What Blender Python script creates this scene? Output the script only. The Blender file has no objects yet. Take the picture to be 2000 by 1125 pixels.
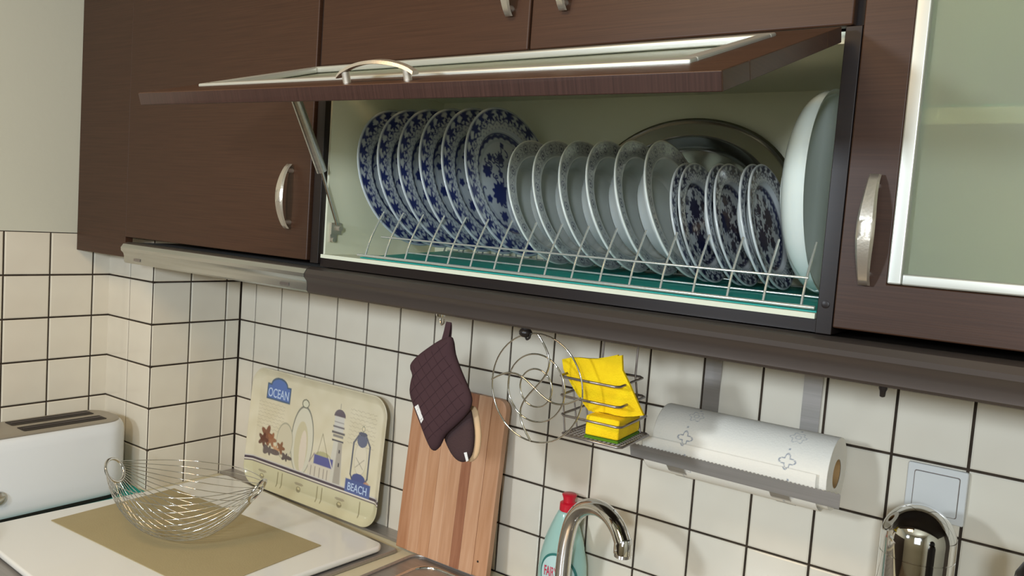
import bpy, bmesh, math, random
import numpy as np
from mathutils import Vector, Matrix

S = bpy.context.scene
COL = S.collection
PI = math.pi
random.seed(7)

# ------------------------------------------------------------------ camera
def make_camera():
    f, cx, cy, cz = 1602.49, 1.85215, -1.32051, 1.6069
    yaw, pit, rol = 0.62158, -0.07947, 0.07234
    fwd = Vector((-math.sin(yaw)*math.cos(pit), math.cos(yaw)*math.cos(pit), math.sin(pit)))
    right = Vector((math.cos(yaw), math.sin(yaw), 0)); up = right.cross(fwd)
    r = right*math.cos(rol) + up*math.sin(rol); u = -right*math.sin(rol) + up*math.cos(rol)
    cam = bpy.data.cameras.new('camera'); o = bpy.data.objects.new('camera', cam)
    COL.objects.link(o); S.camera = o
    cam.sensor_width = 36.0; cam.lens = f/2000.0*36.0; cam.clip_start = 0.02; cam.clip_end = 50
    m = Matrix((r, u, -fwd)).transposed().to_4x4(); m.translation = (cx, cy, cz)
    o.matrix_world = m
make_camera()

# ------------------------------------------------------------------ world, lights, exposure
w = bpy.data.worlds.new('world'); S.world = w; w.use_nodes = True
w.node_tree.nodes['Background'].inputs[0].default_value = (0.75, 0.85, 1.0, 1)
w.node_tree.nodes['Background'].inputs[1].default_value = 0.35
def area(name, loc, target, sx, sy, power, col):
    l = bpy.data.lights.new(name, 'AREA'); l.shape = 'RECTANGLE'; l.size = sx; l.size_y = sy
    l.energy = power; l.color = col
    o = bpy.data.objects.new(name, l); COL.objects.link(o); o.location = loc
    o.rotation_euler = (Vector(target)-Vector(loc)).to_track_quat('-Z', 'Y').to_euler()
    return o
area('daylight_right', (2.22, -2.48, 1.92), (1.0, 0, 1.3), .20, .20, 24, (.78, .89, 1.0))
area('daylight_left', (.86, -1.95, 1.78), (1.4, 0, 1.3), .14, .14, 12.5, (.78, .89, 1.0))
area('ceiling_lamp', (1.0, -1.5, 2.44), (1.0, -1.2, 0), .55, .55, 12.5, (1.0, .68, .36))
area('window_fill', (2.0, -3.05, 1.75), (1.4, -1.0, 1.3), .9, 1.0, 8, (.94, .96, 1.0))  # soft fill added in front of the unseen window, brightens the cabinet interior
S.view_settings.view_transform = 'Standard'; S.view_settings.look = 'None'
S.view_settings.gamma = 1.0; S.view_settings.use_curve_mapping = False
S.view_settings.exposure = 0.06

# ------------------------------------------------------------------ materials
def lin(c):
    return tuple((v/255/12.92 if v/255 <= .04045 else ((v/255+.055)/1.055)**2.4) for v in c)
def mat(name, rgb, rough=.5, metal=0, spec=.5, coat=0, trans=0, ior=1.45, bump=None, attr=None, noise=None, aniso=0, emit=None, alpha=1):
    m = bpy.data.materials.new(name); m.use_nodes = True
    nt = m.node_tree; b = nt.nodes['Principled BSDF']
    c = lin(rgb) + (1,)
    b.inputs['Base Color'].default_value = c
    b.inputs['Roughness'].default_value = rough; b.inputs['Metallic'].default_value = metal
    b.inputs['Specular IOR Level'].default_value = spec; b.inputs['Coat Weight'].default_value = coat
    b.inputs['Coat Roughness'].default_value = .08
    b.inputs['Transmission Weight'].default_value = trans; b.inputs['IOR'].default_value = ior
    b.inputs['Anisotropic'].default_value = aniso
    tc = nt.nodes.new('ShaderNodeTexCoord')
    if attr:
        a = nt.nodes.new('ShaderNodeVertexColor'); a.layer_name = attr
        nt.links.new(a.outputs['Color'], b.inputs['Base Color'])
    if noise:      # (scale xyz, colour b, detail, contrast lo, hi)
        sc, rgb2, det, lo, hi = noise
        mp = nt.nodes.new('ShaderNodeMapping'); mp.inputs['Scale'].default_value = sc
        nt.links.new(tc.outputs['Object'], mp.inputs['Vector'])
        n = nt.nodes.new('ShaderNodeTexNoise'); n.inputs['Scale'].default_value = 1; n.inputs['Detail'].default_value = det
        nt.links.new(mp.outputs['Vector'], n.inputs['Vector'])
        mr = nt.nodes.new('ShaderNodeMapRange'); mr.inputs['From Min'].default_value = lo; mr.inputs['From Max'].default_value = hi
        nt.links.new(n.outputs['Fac'], mr.inputs['Value'])
        mx = nt.nodes.new('ShaderNodeMix'); mx.data_type = 'RGBA'
        mx.inputs['A'].default_value = c; mx.inputs['B'].default_value = lin(rgb2)+(1,)
        nt.links.new(mr.outputs['Result'], mx.inputs['Factor'])
        nt.links.new(mx.outputs['Result'], b.inputs['Base Color'])
    if bump:       # (kind, scale xyz, strength, distance)
        kind, sc, st, di = bump
        mp = nt.nodes.new('ShaderNodeMapping'); mp.inputs['Scale'].default_value = sc
        nt.links.new(tc.outputs['Object'], mp.inputs['Vector'])
        if kind == 'voronoi':
            n = nt.nodes.new('ShaderNodeTexVoronoi'); n.inputs['Scale'].default_value = 1; out = n.outputs['Distance']
        else:
            n = nt.nodes.new('ShaderNodeTexNoise'); n.inputs['Scale'].default_value = 1; n.inputs['Detail'].default_value = 3; out = n.outputs['Fac']
        nt.links.new(mp.outputs['Vector'], n.inputs['Vector'])
        bp = nt.nodes.new('ShaderNodeBump'); bp.inputs['Strength'].default_value = st; bp.inputs['Distance'].default_value = di
        nt.links.new(out, bp.inputs['Height']); nt.links.new(bp.outputs['Normal'], b.inputs['Normal'])
    if emit:
        b.inputs['Emission Color'].default_value = lin(emit[0])+(1,); b.inputs['Emission Strength'].default_value = emit[1]
    return m
M = {}
M['tile'] = mat('glazed_tile', (227, 220, 203), .16, spec=.5, coat=.3, noise=((9, 9, 9), (221, 213, 196), 2, .35, .65), bump=('noise', (7, 7, 7), .25, .004))
M['grout'] = mat('grout', (62, 50, 38), .9, noise=((60, 60, 60), (48, 38, 28), 3, .4, .6))
M['paint'] = mat('wall_paint', (204, 203, 186), .8, bump=('noise', (90, 90, 90), .12, .002))
M['ceil'] = mat('ceiling_paint', (222, 214, 190), .85)
M['floor'] = mat('floor_tile', (140, 122, 100), .5, noise=((4, 4, 4), (120, 102, 82), 3, .4, .6))
M['wood'] = mat('dark_wood', (72, 48, 34), .40, spec=.32, coat=0, noise=((7, 7, 420), (61, 40, 28), 3, .30, .70), bump=('noise', (8, 8, 600), .10, .0006))
M['woodv'] = mat('dark_wood_edge', (64, 44, 38), .30, coat=.2, noise=((520, 8, 8), (50, 34, 29), 3, .3, .7))
M['post'] = mat('dark_post', (42, 33, 29), .36, spec=.3, noise=((8, 8, 300), (38, 31, 29), 3, .3, .7))
M['cream'] = mat('cream_melamine', (228, 227, 200), .5)
M['pelmet'] = mat('bronze_pelmet', (88, 79, 73), .36, metal=.5, noise=((6, 60, 60), (86, 76, 70), 4, .25, .75))
M['alu'] = mat('brushed_aluminium', (205, 205, 198), .25, metal=.9, noise=((5, 200, 200), (192, 192, 184), 3, .3, .7))
M['alub'] = mat('pale_aluminium', (200, 200, 190), .34, metal=.6)
M['steel'] = mat('stainless_steel', (176, 170, 166), .36, metal=.72, noise=((6, 240, 240), (164, 160, 154), 3, .3, .7))
M['chrome'] = mat('chrome', (222, 222, 220), .06, metal=1)
M['wire'] = mat('grey_wire', (150, 142, 138), .3, metal=.8)
M['rackw'] = mat('bright_wire', (222, 224, 218), .22, metal=.7)
M['nickel'] = mat('satin_nickel', (212, 203, 188), .32, metal=.8, bump=('voronoi', (330, 330, 330), .08, .001))
M['teal'] = mat('teal_rubber', (0, 150, 138), .5, bump=('noise', (200, 200, 200), .3, .002))
M['white'] = mat('white_enamel', (232, 232, 226), .22, coat=.4)
M['toast'] = mat('toaster_shell', (226, 230, 232), .25, coat=.3)
M['toptrim'] = mat('toaster_top', (168, 160, 146), .35, metal=.5)
M['dark'] = mat('dark_slot', (38, 30, 24), .6)
M['black'] = mat('black_plastic', (34, 28, 26), .35)
M['counter'] = mat('counter_top', (214, 206, 176), .4)
M['matb'] = mat('woven_beige', (172, 158, 120), .75, bump=('noise', (300, 300, 300), .3, .001), noise=((14, 14, 14), (167, 153, 115), 3, .2, .8))
M['china'] = mat('painted_china', (230, 230, 228), .12, coat=.2, attr='paint')
M['whitechina'] = mat('white_china', (226, 234, 226), .15, coat=.4)
M['platter'] = mat('polished_steel', (140, 140, 134), .14, metal=1)
M['mitt'] = mat('brown_cotton', (70, 51, 54), .95, spec=.1)
M['mitt2'] = mat('brown_terry', (72, 56, 56), 1, spec=.1, bump=('noise', (500, 500, 500), .5, .002))
M['lining'] = mat('cream_lining', (214, 180, 140), .9)
M['tag'] = mat('white_tag', (226, 226, 224), .7)
M['yellow'] = mat('yellow_sponge', (250, 214, 4), .85, bump=('noise', (420, 420, 420), .6, .002), noise=((30, 30, 30), (240, 200, 0), 3, .4, .6))
M['green'] = mat('green_scourer', (78, 120, 10), .95)
M['paper'] = mat('paper_towel', (244, 240, 232), .9, attr='paint', bump=('voronoi', (320, 320, 320), .25, .001))
M['card'] = mat('cardboard', (176, 140, 92), .9)
M['red'] = mat('red_cap', (206, 30, 50), .3)
M['soap'] = mat('mint_plastic', (168, 206, 194), .22, coat=.3)
M['soapl'] = mat('mint_label', (196, 224, 220), .4)
M['tgreen'] = mat('teal_print', (50, 120, 112), .5)
M['redtxt'] = mat('red_print', (200, 50, 80), .5)
M['switch'] = mat('switch_plastic', (214, 214, 210), .3)
M['tray'] = mat('tray_melamine', (222, 214, 188), .22, coat=.4, attr='paint')
M['trayw'] = mat('tray_rim', (228, 218, 184), .25, coat=.3)
M['bluetxt'] = mat('pale_blue_print', (186, 204, 232), .5)
M['glass'] = mat('clear_glass', (240, 245, 242), .03, trans=1, ior=1.45)
M['woods'] = []
for i, (a, b2) in enumerate([((198, 152, 118), (182, 134, 98)), ((204, 162, 130), (192, 146, 112)), ((188, 140, 106), (170, 120, 86)), ((162, 112, 84), (144, 94, 68)), ((200, 156, 124), (184, 138, 104))]):
    M['woods'].append(mat('beech_stave', a, .45, noise=((120, 60, 5), b2, 4, .35, .65)))
def frosted():
    m = bpy.data.materials.new('frosted_glass'); m.use_nodes = True; nt = m.node_tree
    b = nt.nodes['Principled BSDF']; b.inputs['Base Color'].default_value = lin((206, 212, 188))+(1,)
    b.inputs['Roughness'].default_value = .33; b.inputs['Transmission Weight'].default_value = .75; b.inputs['IOR'].default_value = 1.25
    return m
M['frost'] = frosted()

# ------------------------------------------------------------------ mesh helpers
class MB:
    def __init__(s): s.v = []; s.f = []
    def add(s, v, f):
        n = len(s.v); s.v += [tuple(p) for p in v]; s.f += [tuple(i+n for i in q) for q in f]; return s
    def box(s, x0, x1, y0, y1, z0, z1, mtx=None):
        v = [Vector((x, y, z)) for z in (z0, z1) for y in (y0, y1) for x in (x0, x1)]
        if mtx: v = [mtx @ p for p in v]
        return s.add(v, [(0, 2, 3, 1), (4, 5, 7, 6), (0, 1, 5, 4), (2, 6, 7, 3), (0, 4, 6, 2), (1, 3, 7, 5)])
    def tube(s, pts, r, n=8, closed=False, cap=True, squash=None):
        P = [Vector(p) for p in pts]; N = len(P); R = r if hasattr(r, '__len__') else [r]*N
        T = []
        for i in range(N):
            a = P[(i-1) % N] if (closed or i > 0) else P[i]; b = P[(i+1) % N] if (closed or i < N-1) else P[i]
            T.append((b-a).normalized())
        up = Vector((0, 0, 1)) if abs(T[0].z) < .9 else Vector((1, 0, 0))
        u = (up - T[0]*up.dot(T[0])).normalized(); V = []
        for i in range(N):
            u = u - T[i]*u.dot(T[i])
            if u.length < 1e-6: u = T[i].orthogonal()
            u.normalize(); w2 = T[i].cross(u)
            for k in range(n):
                a = 2*PI*k/n
                V.append(P[i] + (u*math.cos(a) + w2*math.sin(a))*R[i])
        F = []
        for i in range(N if closed else N-1):
            j = (i+1) % N
            for k in range(n):
                F.append((i*n+k, i*n+(k+1) % n, j*n+(k+1) % n, j*n+k))
        if cap and not closed:
            F.append(tuple(range(n-1, -1, -1))); F.append(tuple((N-1)*n+k for k in range(n)))
        return s.add(V, F)
    def lathe(s, prof, n=48, mtx=None, sx=1, sy=1):
        V = []; F = []
        for (r, z) in prof:
            for k in range(n):
                a = 2*PI*k/n; V.append(Vector((r*math.cos(a)*sx, r*math.sin(a)*sy, z)))
        for i in range(len(prof)-1):
            for k in range(n):
                F.append((i*n+k, i*n+(k+1) % n, (i+1)*n+(k+1) % n, (i+1)*n+k))
        F.append(tuple(range(n-1, -1, -1))); F.append(tuple((len(prof)-1)*n+k for k in range(n)))
        if mtx: V = [mtx @ p for p in V]
        return s.add(V, F)
    def prism(s, poly, z0, z1, mtx=None):
        n = len(poly)
        V = [Vector((x, y, z0)) for x, y in poly] + [Vector((x, y, z1)) for x, y in poly]
        F = [tuple(range(n-1, -1, -1)), tuple(range(n, 2*n))] + [(i, (i+1) % n, n+(i+1) % n, n+i) for i in range(n)]
        if mtx: V = [mtx @ p for p in V]
        return s.add(V, F)
    def pillow(s, poly, thick, mtx, rings=(1, .985, .94, .86, .72, .5, .25), flat=.0):
        n = len(poly); cx = sum(p[0] for p in poly)/n; cy = sum(p[1] for p in poly)/n
        V = []; F = []
        def ring(sc, z):
            for (x, y) in poly: V.append(Vector((cx+(x-cx)*sc, cy+(y-cy)*sc, z)))
        hs = [thick*(1-sc**4)**.5 if sc < 1 else 0 for sc in rings]
        for sc, h in zip(rings, hs): ring(sc, h)
        for i in range(len(rings)-1):
            for k in range(n): F.append((i*n+k, i*n+(k+1) % n, (i+1)*n+(k+1) % n, (i+1)*n+k))
        c = len(V); V.append(Vector((cx, cy, thick)))
        b = (len(rings)-1)*n
        for k in range(n): F.append((b+k, b+(k+1) % n, c))
        o = len(V)
        for sc, h in zip(rings[1:], hs[1:]): ring(sc, -h)
        idx = [list(range(n))]+[list(range(o+i*n, o+(i+1)*n)) for i in range(len(rings)-1)]
        for i in range(len(idx)-1):
            for k in range(n): F.append((idx[i][(k+1) % n], idx[i][k], idx[i+1][k], idx[i+1][(k+1) % n]))
        c = len(V); V.append(Vector((cx, cy, -thick)))
        for k in range(n): F.append((idx[-1][(k+1) % n], idx[-1][k], c))
        return s.add([mtx @ p for p in V], F)
    def mesh(s, name, m, smooth=None, off=None):
        me = bpy.data.meshes.new(name)
        v = s.v if off is None else [(a-off[0], b-off[1], c-off[2]) for a, b, c in s.v]
        me.from_pydata(v, [], s.f); me.update()
        bm = bmesh.new(); bm.from_mesh(me); bmesh.ops.recalc_face_normals(bm, faces=bm.faces)
        if smooth is not None:
            for f in bm.faces: f.smooth = True
            for e in bm.edges:
                if len(e.link_faces) == 2 and e.calc_face_angle(0) > math.radians(smooth): e.smooth = False
        bm.to_mesh(me); bm.free(); me.materials.append(m)
        return me
def wloc(o):
    p = Vector((0, 0, 0))
    while o is not None: p = p + o.location; o = o.parent
    return p
def obj(name, mb, m, parent=None, smooth=None, bevel=0, seg=2, local=False):
    """one mesh object; vertices are given in world coordinates (or local=True)"""
    off = wloc(parent) if (parent is not None and not local) else None
    me = mb.mesh(name, m, smooth, off)
    o = bpy.data.objects.new(name, me); COL.objects.link(o)
    if parent is not None: o.parent = parent
    if bevel:
        b = o.modifiers.new('bevel', 'BEVEL'); b.width = bevel; b.segments = seg; b.limit_method = 'ANGLE'; b.angle_limit = math.radians(40)
        if smooth is None:
            for p in me.polygons: p.use_smooth = True
            for e in me.edges: e.use_edge_sharp = False
            wn = o.modifiers.new('wn', 'WEIGHTED_NORMAL'); wn.keep_sharp = False; wn.weight = 100
    return o
def tag(o, label, cat, group=None, kind=None):
    o['label'] = label; o['category'] = cat
    if group: o['group'] = group
    if kind: o['kind'] = kind
    return o
def thing(name, label, cat, loc=(0, 0, 0), group=None):
    o = bpy.data.objects.new(name, None); COL.objects.link(o); o.location = loc; o.empty_display_size = .02
    return tag(o, label, cat, group)
def struct(name, mb, m, **k):
    o = obj(name, mb, m, **k); o['kind'] = 'structure'; return o
def dup(root, label):
    r = root.copy(); COL.objects.link(r); r['label'] = label
    for ch in list(root.children):
        c = ch.copy(); COL.objects.link(c); c.parent = r
        for g in list(ch.children):
            d = g.copy(); COL.objects.link(d); d.parent = c
    return r
def smooth_poly(pts, n=4):
    out = []; N = len(pts)
    for i in range(N):
        p0, p1, p2, p3 = [np.array(pts[(i+k) % N], float) for k in (-1, 0, 1, 2)]
        for j in range(n):
            t = j/n
            out.append(tuple(.5*((2*p1)+(-p0+p2)*t+(2*p0-5*p1+4*p2-p3)*t*t+(-p0+3*p1-3*p2+p3)*t**3)))
    return out
def smooth_line(pts, n=6):
    P = [pts[0]]+list(pts)+[pts[-1]]; out = []
    for i in range(1, len(P)-2):
        p0, p1, p2, p3 = [np.array(P[i+k], float) for k in (-1, 0, 1, 2)]
        for j in range(n):
            t = j/n
            out.append(tuple(.5*((2*p1)+(-p0+p2)*t+(2*p0-5*p1+4*p2-p3)*t*t+(-p0+3*p1-3*p2+p3)*t**3)))
    out.append(tuple(pts[-1])); return out
def rrect(x0, x1, y0, y1, r, n=6):
    out = []
    for cx, cy, a0 in ((x1-r, y1-r, 0), (x0+r, y1-r, 90), (x0+r, y0+r, 180), (x1-r, y0+r, 270)):
        for i in range(n+1):
            a = math.radians(a0+90*i/n); out.append((cx+r*math.cos(a), cy+r*math.sin(a)))
    return out
def frame(o, ex, ey, ez=None):
    ex = Vector(ex).normalized(); ey = Vector(ey); ey = (ey-ex*ey.dot(ex)).normalized(); ez = ex.cross(ey)
    m = Matrix((ex, ey, ez)).transposed().to_4x4(); m.translation = o; return m

# ------------------------------------------------------------------ room shell
P = .1015; Z0 = 1.405; XC = .0404; XL = -.158; YF = -.2456
CT = .9                                    # worktop height
g = .0021                                   # half joint
wall_back = struct('wall_back', MB().box(XL-.1, 3.0, .004, .1, 0, 2.5), M['grout'])
wall_left = struct('wall_left', MB().box(XL-.1, XL-.004, -3.1, .1, 0, Z0+P).box(XL-.1, XL-.002, -3.1, .1, Z0+P, 2.5), M['grout'])
CT = .9                                    # worktop height
wall_corner = struct('wall_corner', MB().box(XL-.004, XC-.004, YF+.004, .004, 0, 2.5).box(XC-.006, XC-.0009, YF+.0009, YF+.006, CT+.001, Z0+P), M['grout'])
pt = obj('painted_plaster', MB().box(XL-.003, XL-.0008, -3.1, YF+.003, Z0+P, 2.5), M['paint'], wall_left)
struct('floor', MB().box(-.3, 3.1, -3.2, .1, -.05, 0), M['floor'])
struct('ceiling', MB().box(-.3, 3.1, -3.2, .1, 2.5, 2.56), M['ceil'])
struct('wall_right', MB().box(3.0, 3.1, -3.1, .1, 0, 2.5), M['paint'])
struct('wall_front', MB().box(-.26, 1.5, -3.2, -3.1, 0, 2.5).box(2.5, 3.1, -3.2, -3.1, 0, 2.5).box(1.5, 2.5, -3.2, -3.1, 0, 1.15).box(1.5, 2.5, -3.2, -3.1, 2.25, 2.5), M['paint'])
wf = MB()
for a in ((1.5, 1.55, 1.15, 2.25), (2.45, 2.5, 1.15, 2.25), (1.55, 2.45, 1.15, 1.2), (1.55, 2.45, 2.2, 2.25), (1.98, 2.02, 1.2, 2.2)):
    wf.box(a[0], a[1], -3.17, -3.13, a[2], a[3])
struct('unseen_window_1', wf, M['white'])  # window out of view, added for the chrome to reflect

tile_cache = {}
def tile_mesh(w, h):
    k = (round(w, 4), round(h, 4))
    if k in tile_cache: return tile_cache[k]
    a, b = w/2-g, h/2-g; t = .0022
    V = [(-a, 0, -b), (a, 0, -b), (a, 0, b), (-a, 0, b), (-a, -.0028, -b), (a, -.0028, -b), (a, -.0028, b), (-a, -.0028, b),
         (-a+t, -.004, -b+t), (a-t, -.004, -b+t), (a-t, -.004, b-t), (-a+t, -.004, b-t)]
    F = [(0, 1, 5, 4), (1, 2, 6, 5), (2, 3, 7, 6), (3, 0, 4, 7), (4, 5, 9, 8), (5, 6, 10, 9), (6, 7, 11, 10), (7, 4, 8, 11), (8, 9, 10, 11)]
    me = MB().add(V, F).mesh('tile', M['tile']); tile_cache[k] = me; return me
def tile(parent, c, w, h, rz):
    o = bpy.data.objects.new('tile', tile_mesh(w, h)); COL.objects.link(o); o.parent = parent
    o.location = c; j = .004
    o.rotation_euler = (random.uniform(-j, j), 0, rz+random.uniform(-j, j))
for k in range(-1, 5):
    zc = Z0-P*k-P/2; h = P
    # tiles of the back wall (first one is a cut tile)
    tile(wall_back, ((XC+P)/2, .004, zc), P-XC, h, 0)
    for i in range(1, 20): tile(wall_back, ((i+.5)*P, .004, zc), P, h, 0)
    # pier: side facing +x, front facing -y
    tile(wall_corner, (XC-.004, -.0426/2, zc), .0426, h, PI/2)
    for i in range(2): tile(wall_corner, (XC-.004, -.0426-(i+.5)*P, zc), P, h, PI/2)
    tile(wall_corner, (XC-P/2, YF+.004, zc), P, h, 0)
    tile(wall_corner, (XC-P-.0969/2-.002, YF+.004, zc), .0969+.004, h, 0)
    tile(wall_left, (XL-.004, YF-.0402/2+.003, zc), .0402+.006, h, PI/2)
    for i in range(6): tile(wall_left, (XL-.004, YF-.0402-(i+.5)*P, zc), P, h, PI/2)

# ------------------------------------------------------------------ worktop, cooker, sink
wt = thing('worktop', 'cream laminate worktop running along the tiled wall', 'worktop', (1, -.3, CT))
obj('slab', MB().box(XL, 2.3, -.62, -.002, CT-.04, CT), M['counter'], wt, bevel=.004)
lc = thing('base_cabinet', 'dark wood base cabinet carrying the worktop', 'cabinet', (1, -.3, 0))
obj('body', MB().box(XC+.002, 2.3, -.58, -.006, .1, CT-.041), M['wood'], lc)
obj('plinth', MB().box(XC+.002, 2.3, -.54, -.01, .0005, .099), M['black'], lc)
for i in range(4):
    x0 = XC+.004+i*.564
    d = obj('door', MB().box(x0, x0+.56, -.60, -.581, .11, CT-.05), M['wood'], lc, bevel=.002)
    obj('handle', MB().tube([(x0+.25, -.60, .8), (x0+.26, -.628, .8), (x0+.35, -.628, .8), (x0+.36, -.60, .8)], .005, 8), M['nickel'], d, smooth=60)
struct('trim_1', MB().box(XC+.001, .70, -.042, -.0005, CT+.0005, CT+.006), M['steel'], bevel=.001)

ck = thing('cooktop', 'cooktop closed by a large white rounded lid, under the wire fruit basket', 'cooktop', (.4, -.36, CT))
mk = Matrix.Translation((.116, -.077, 0)) @ Matrix.Rotation(math.radians(-3), 4, 'Z')
obj('frame', MB().prism(rrect(.005, .600, -.62, .030, .003, 2), CT+.0005, CT+.009, mk), M['steel'], ck, bevel=.002)
obj('burner', MB().lathe([(.05, CT+.0092), (.05, CT+.0115)], 32, mk @ Matrix.Translation((.16, -.16, 0))), M['dark'], ck)
obj('burner', MB().lathe([(.06, CT+.0092), (.06, CT+.0115)], 32, mk @ Matrix.Translation((.44, -.38, 0))), M['dark'], ck)
lid = MB().prism(rrect(0, .594, -.565, 0, .022, 8), CT+.012, CT+.025, mk)
obj('lid', lid, M['white'], ck, bevel=.005, seg=3)
mm = Matrix.Translation((.136, -.230, 0)) @ Matrix.Rotation(math.radians(2.6), 4, 'Z')
tag(obj('placemat', MB().prism([(0, 0), (.012*0, -.285), (.49, -.285), (.49, 0)], CT+.0253, CT+.0268, mm), M['matb']),
    'olive beige rectangular placemat on the white lid under the basket', 'placemat')

sk = thing('sink', 'stainless steel sink with shallow drainer beside the cutting board', 'sink', (1.2, -.3, CT))
r1 = rrect(.75, 1.72, -.55, -.052, .03, 6)
obj('rim', MB().prism(r1, CT+.0005, CT+.003), M['steel'], sk, bevel=.001)
n = len(r1)
tr = [(x, y, CT+.005) for x, y in rrect(.756, 1.714, -.544, -.058, .028, 6)]
obj('raised_edge', MB().tube(tr, .0035, 8, closed=True), M['steel'], sk, smooth=80)
obj('drainer_ridge', MB().tube([(x, y, CT+.0035) for x, y in rrect(.80, 1.12, -.50, -.085, .04, 6)], .0035, 8, closed=True), M['chrome'], sk, smooth=80)
for i in range(6):
    obj('drainer_groove', MB().tube([(.84+i*.048, -.47, CT+.0032), (.84+i*.048, -.13, CT+.0032)], .003, 8), M['steel'], sk, smooth=80)
bs = MB()
o1 = rrect(1.18, 1.62, -.50, -.14, .06, 6); o2 = rrect(1.20, 1.60, -.48, -.16, .05, 6)
V = [(x, y, CT+.0035) for x, y in o1]+[(x, y, CT+.0045) for x, y in rrect(1.185, 1.615, -.495, -.145, .055, 6)]
nn = len(o1)
bs.add(V, [(i, (i+1) % nn, nn+(i+1) % nn, nn+i) for i in range(nn)]+[tuple(range(nn, 2*nn))])
obj('basin', bs, M['steel'], sk, smooth=50)

# ------------------------------------------------------------------ wall cabinets
YD = -.33; TD = .018; ZB = 1.512
def bow_handle(parent, a, b, out, width, name='handle', m=None, bulge=.028, n=18, th=.0035):
    """flat bowed strip handle from a to b standing off along out, with two feet"""
    a, b, out = Vector(a), Vector(b), Vector(out).normalized(); ax = (b-a).normalized(); sd = ax.cross(out)
    V = []; F = []
    for i in range(n+1):
        t = i/n; s2 = 1-(2*t-1)**2
        p = a.lerp(b, t)+out*(.006+bulge*s2**.8); wd = width*(.5+.10*math.cos((2*t-1)*PI))
        T = ax
        nrm = out
        for (u, h) in ((-1, 0), (-.7, th), (.7, th), (1, 0), (.7, -th*.2), (-.7, -th*.2)): V.append(p+sd*u*wd+nrm*h)
    for i in range(n):
        for k in range(6): F.append((i*6+k, i*6+(k+1) % 6, (i+1)*6+(k+1) % 6, (i+1)*6+k))
    F += [tuple(range(5, -1, -1)), tuple(n*6+k for k in range(6))]
    mb = MB().add(V, F)
    for t in (.1, .9):
        p = a.lerp(b, t); s2 = 1-(2*t-1)**2
        mb.tube([p-out*.0005, p+out*(.006+bulge*s2**.8)], .0048, 10)
    return obj(name, mb, m or M['nickel'], parent, smooth=50)

cl = thing('wall_cabinet', 'tall dark wood wall cabinet over the hood with bowed handle', 'cabinet', (.37, YD, 2.4))
obj('body', MB().box(.062, .678, -.311, -.002, 1.512, 2.42), M['post'], cl)
dl = obj('door', MB().box(.062, .679, YD, YD+TD, ZB, 2.40), M['wood'], cl, bevel=.0025)
bow_handle(dl, (.628, YD, 1.566), (.628, YD, 1.684), (0, -1, 0), .0165, bulge=.021)
obj('side_post', MB().box(.682, .7030, YD+.006, -.002, ZB-.004, 2.42), M['post'], cl, bevel=.001)
struct('trim_2', MB().box(XL+.0005, .060, YD+.002, YD+.020, 1.466, 2.42), M['wood'], bevel=.001)

cu = thing('wall_cabinet', 'dark wood upper cabinet with two doors above the plate rack', 'cabinet', (1.14, YD, 2.4))
obj('body', MB().box(.7045, 1.602, -.311, -.002, 1.862, 2.42), M['post'], cu)
for x0, x1, hx in ((.690, 1.1395, 1.106), (1.1425, 1.592, 1.200)):
    d = obj('door', MB().box(max(x0, .690), x1, YD-.0003, YD+TD-.001, 1.8585, 2.40), M['wood'], cu, bevel=.003)
    bow_handle(d, (hx, YD, 1.908), (hx, YD, 2.026), (0, -1, 0), .0165, bulge=.021)

# plate cabinet (open), inside x .722-1.585
cp = thing('plate_cabinet', 'open dish cabinet with cream interior and raised flap door', 'cabinet', (1.14, YD, 1.512))
yb = -.012
obj('back_panel', MB().box(.7080, 1.5805, yb, yb+.008, 1.524, 1.846), M['cream'], cp)
obj('side_panel', MB().box(.7035, .7080, -.312, yb+.008, 1.510, 1.858), M['cream'], cp)
obj('side_panel', MB().box(1.5805, 1.5835, -.300, yb+.008, 1.512, 1.858), M['cream'], cp)
obj('top_panel', MB().box(.7080, 1.5805, -.308, yb, 1.843, 1.857), M['cream'], cp)
obj('shelf', MB().box(.7080, 1.5805, -.322, yb, 1.519, 1.5255), M['cream'], cp)
obj('front_rail', MB().box(.7035, 1.5835, -.318, yb+.008, 1.503, 1.5185), M['post'], cp)
po = obj('side_post', MB().box(1.5840, 1.6025, YD+.002, -.002, 1.503, 1.858), M['post'], cp, bevel=.001)
obj('screw_cap', MB().lathe([(.0045, 0), (.0045, .0012), (.003, .0016)], 16, frame((1.593, YD+.002, 1.538), (1, 0, 0), (0, 0, 1))), M['post'], po, smooth=40)

# raised flap: upper face from hinge (y -.35) to tip (y -.68); the left end hangs slightly higher
H0 = (-.352, 1.852)
LF = .348
def fl(x, s, d=0):
    tz = 1.752+(1.7415-1.752)*(x-.715)/.875
    ey, ez = (-.68-H0[0])/LF, (tz-H0[1])/LF; q = math.hypot(ey, ez)
    ny, nz = -(-ez)/q*-1, -ey/q       # upward normal of the sloping face
    ny, nz = (ez/q, -ey/q)
    return (x, H0[0]+ey*s+ny*d, H0[1]+ez*s+nz*d)
def flbox(x0, x1, s0, s1, d0, d1):
    V = [fl(x, s_, d) for d in (d0, d1) for s_ in (s0, s1) for x in (x0, x1)]
    return MB().add(V, [(0, 2, 3, 1), (4, 5, 7, 6), (0, 1, 5, 4), (2, 6, 7, 3), (0, 4, 6, 2), (1, 3, 7, 5)])
fx0, fx1 = .716, 1.586; wx = .055
fd = obj('flap_door', flbox(fx0, fx1, LF-.062, LF, -.0175, 0), M['wood'], cp, bevel=.0012)
obj('edge_band', flbox(fx0+.001, fx1-.001, LF, LF+.0006, -.0165, -.001), M['woodv'], fd)
obj('top_rail', flbox(fx0, fx1, 0, .054, -.0175, 0), M['wood'], fd, bevel=.001)
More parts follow.
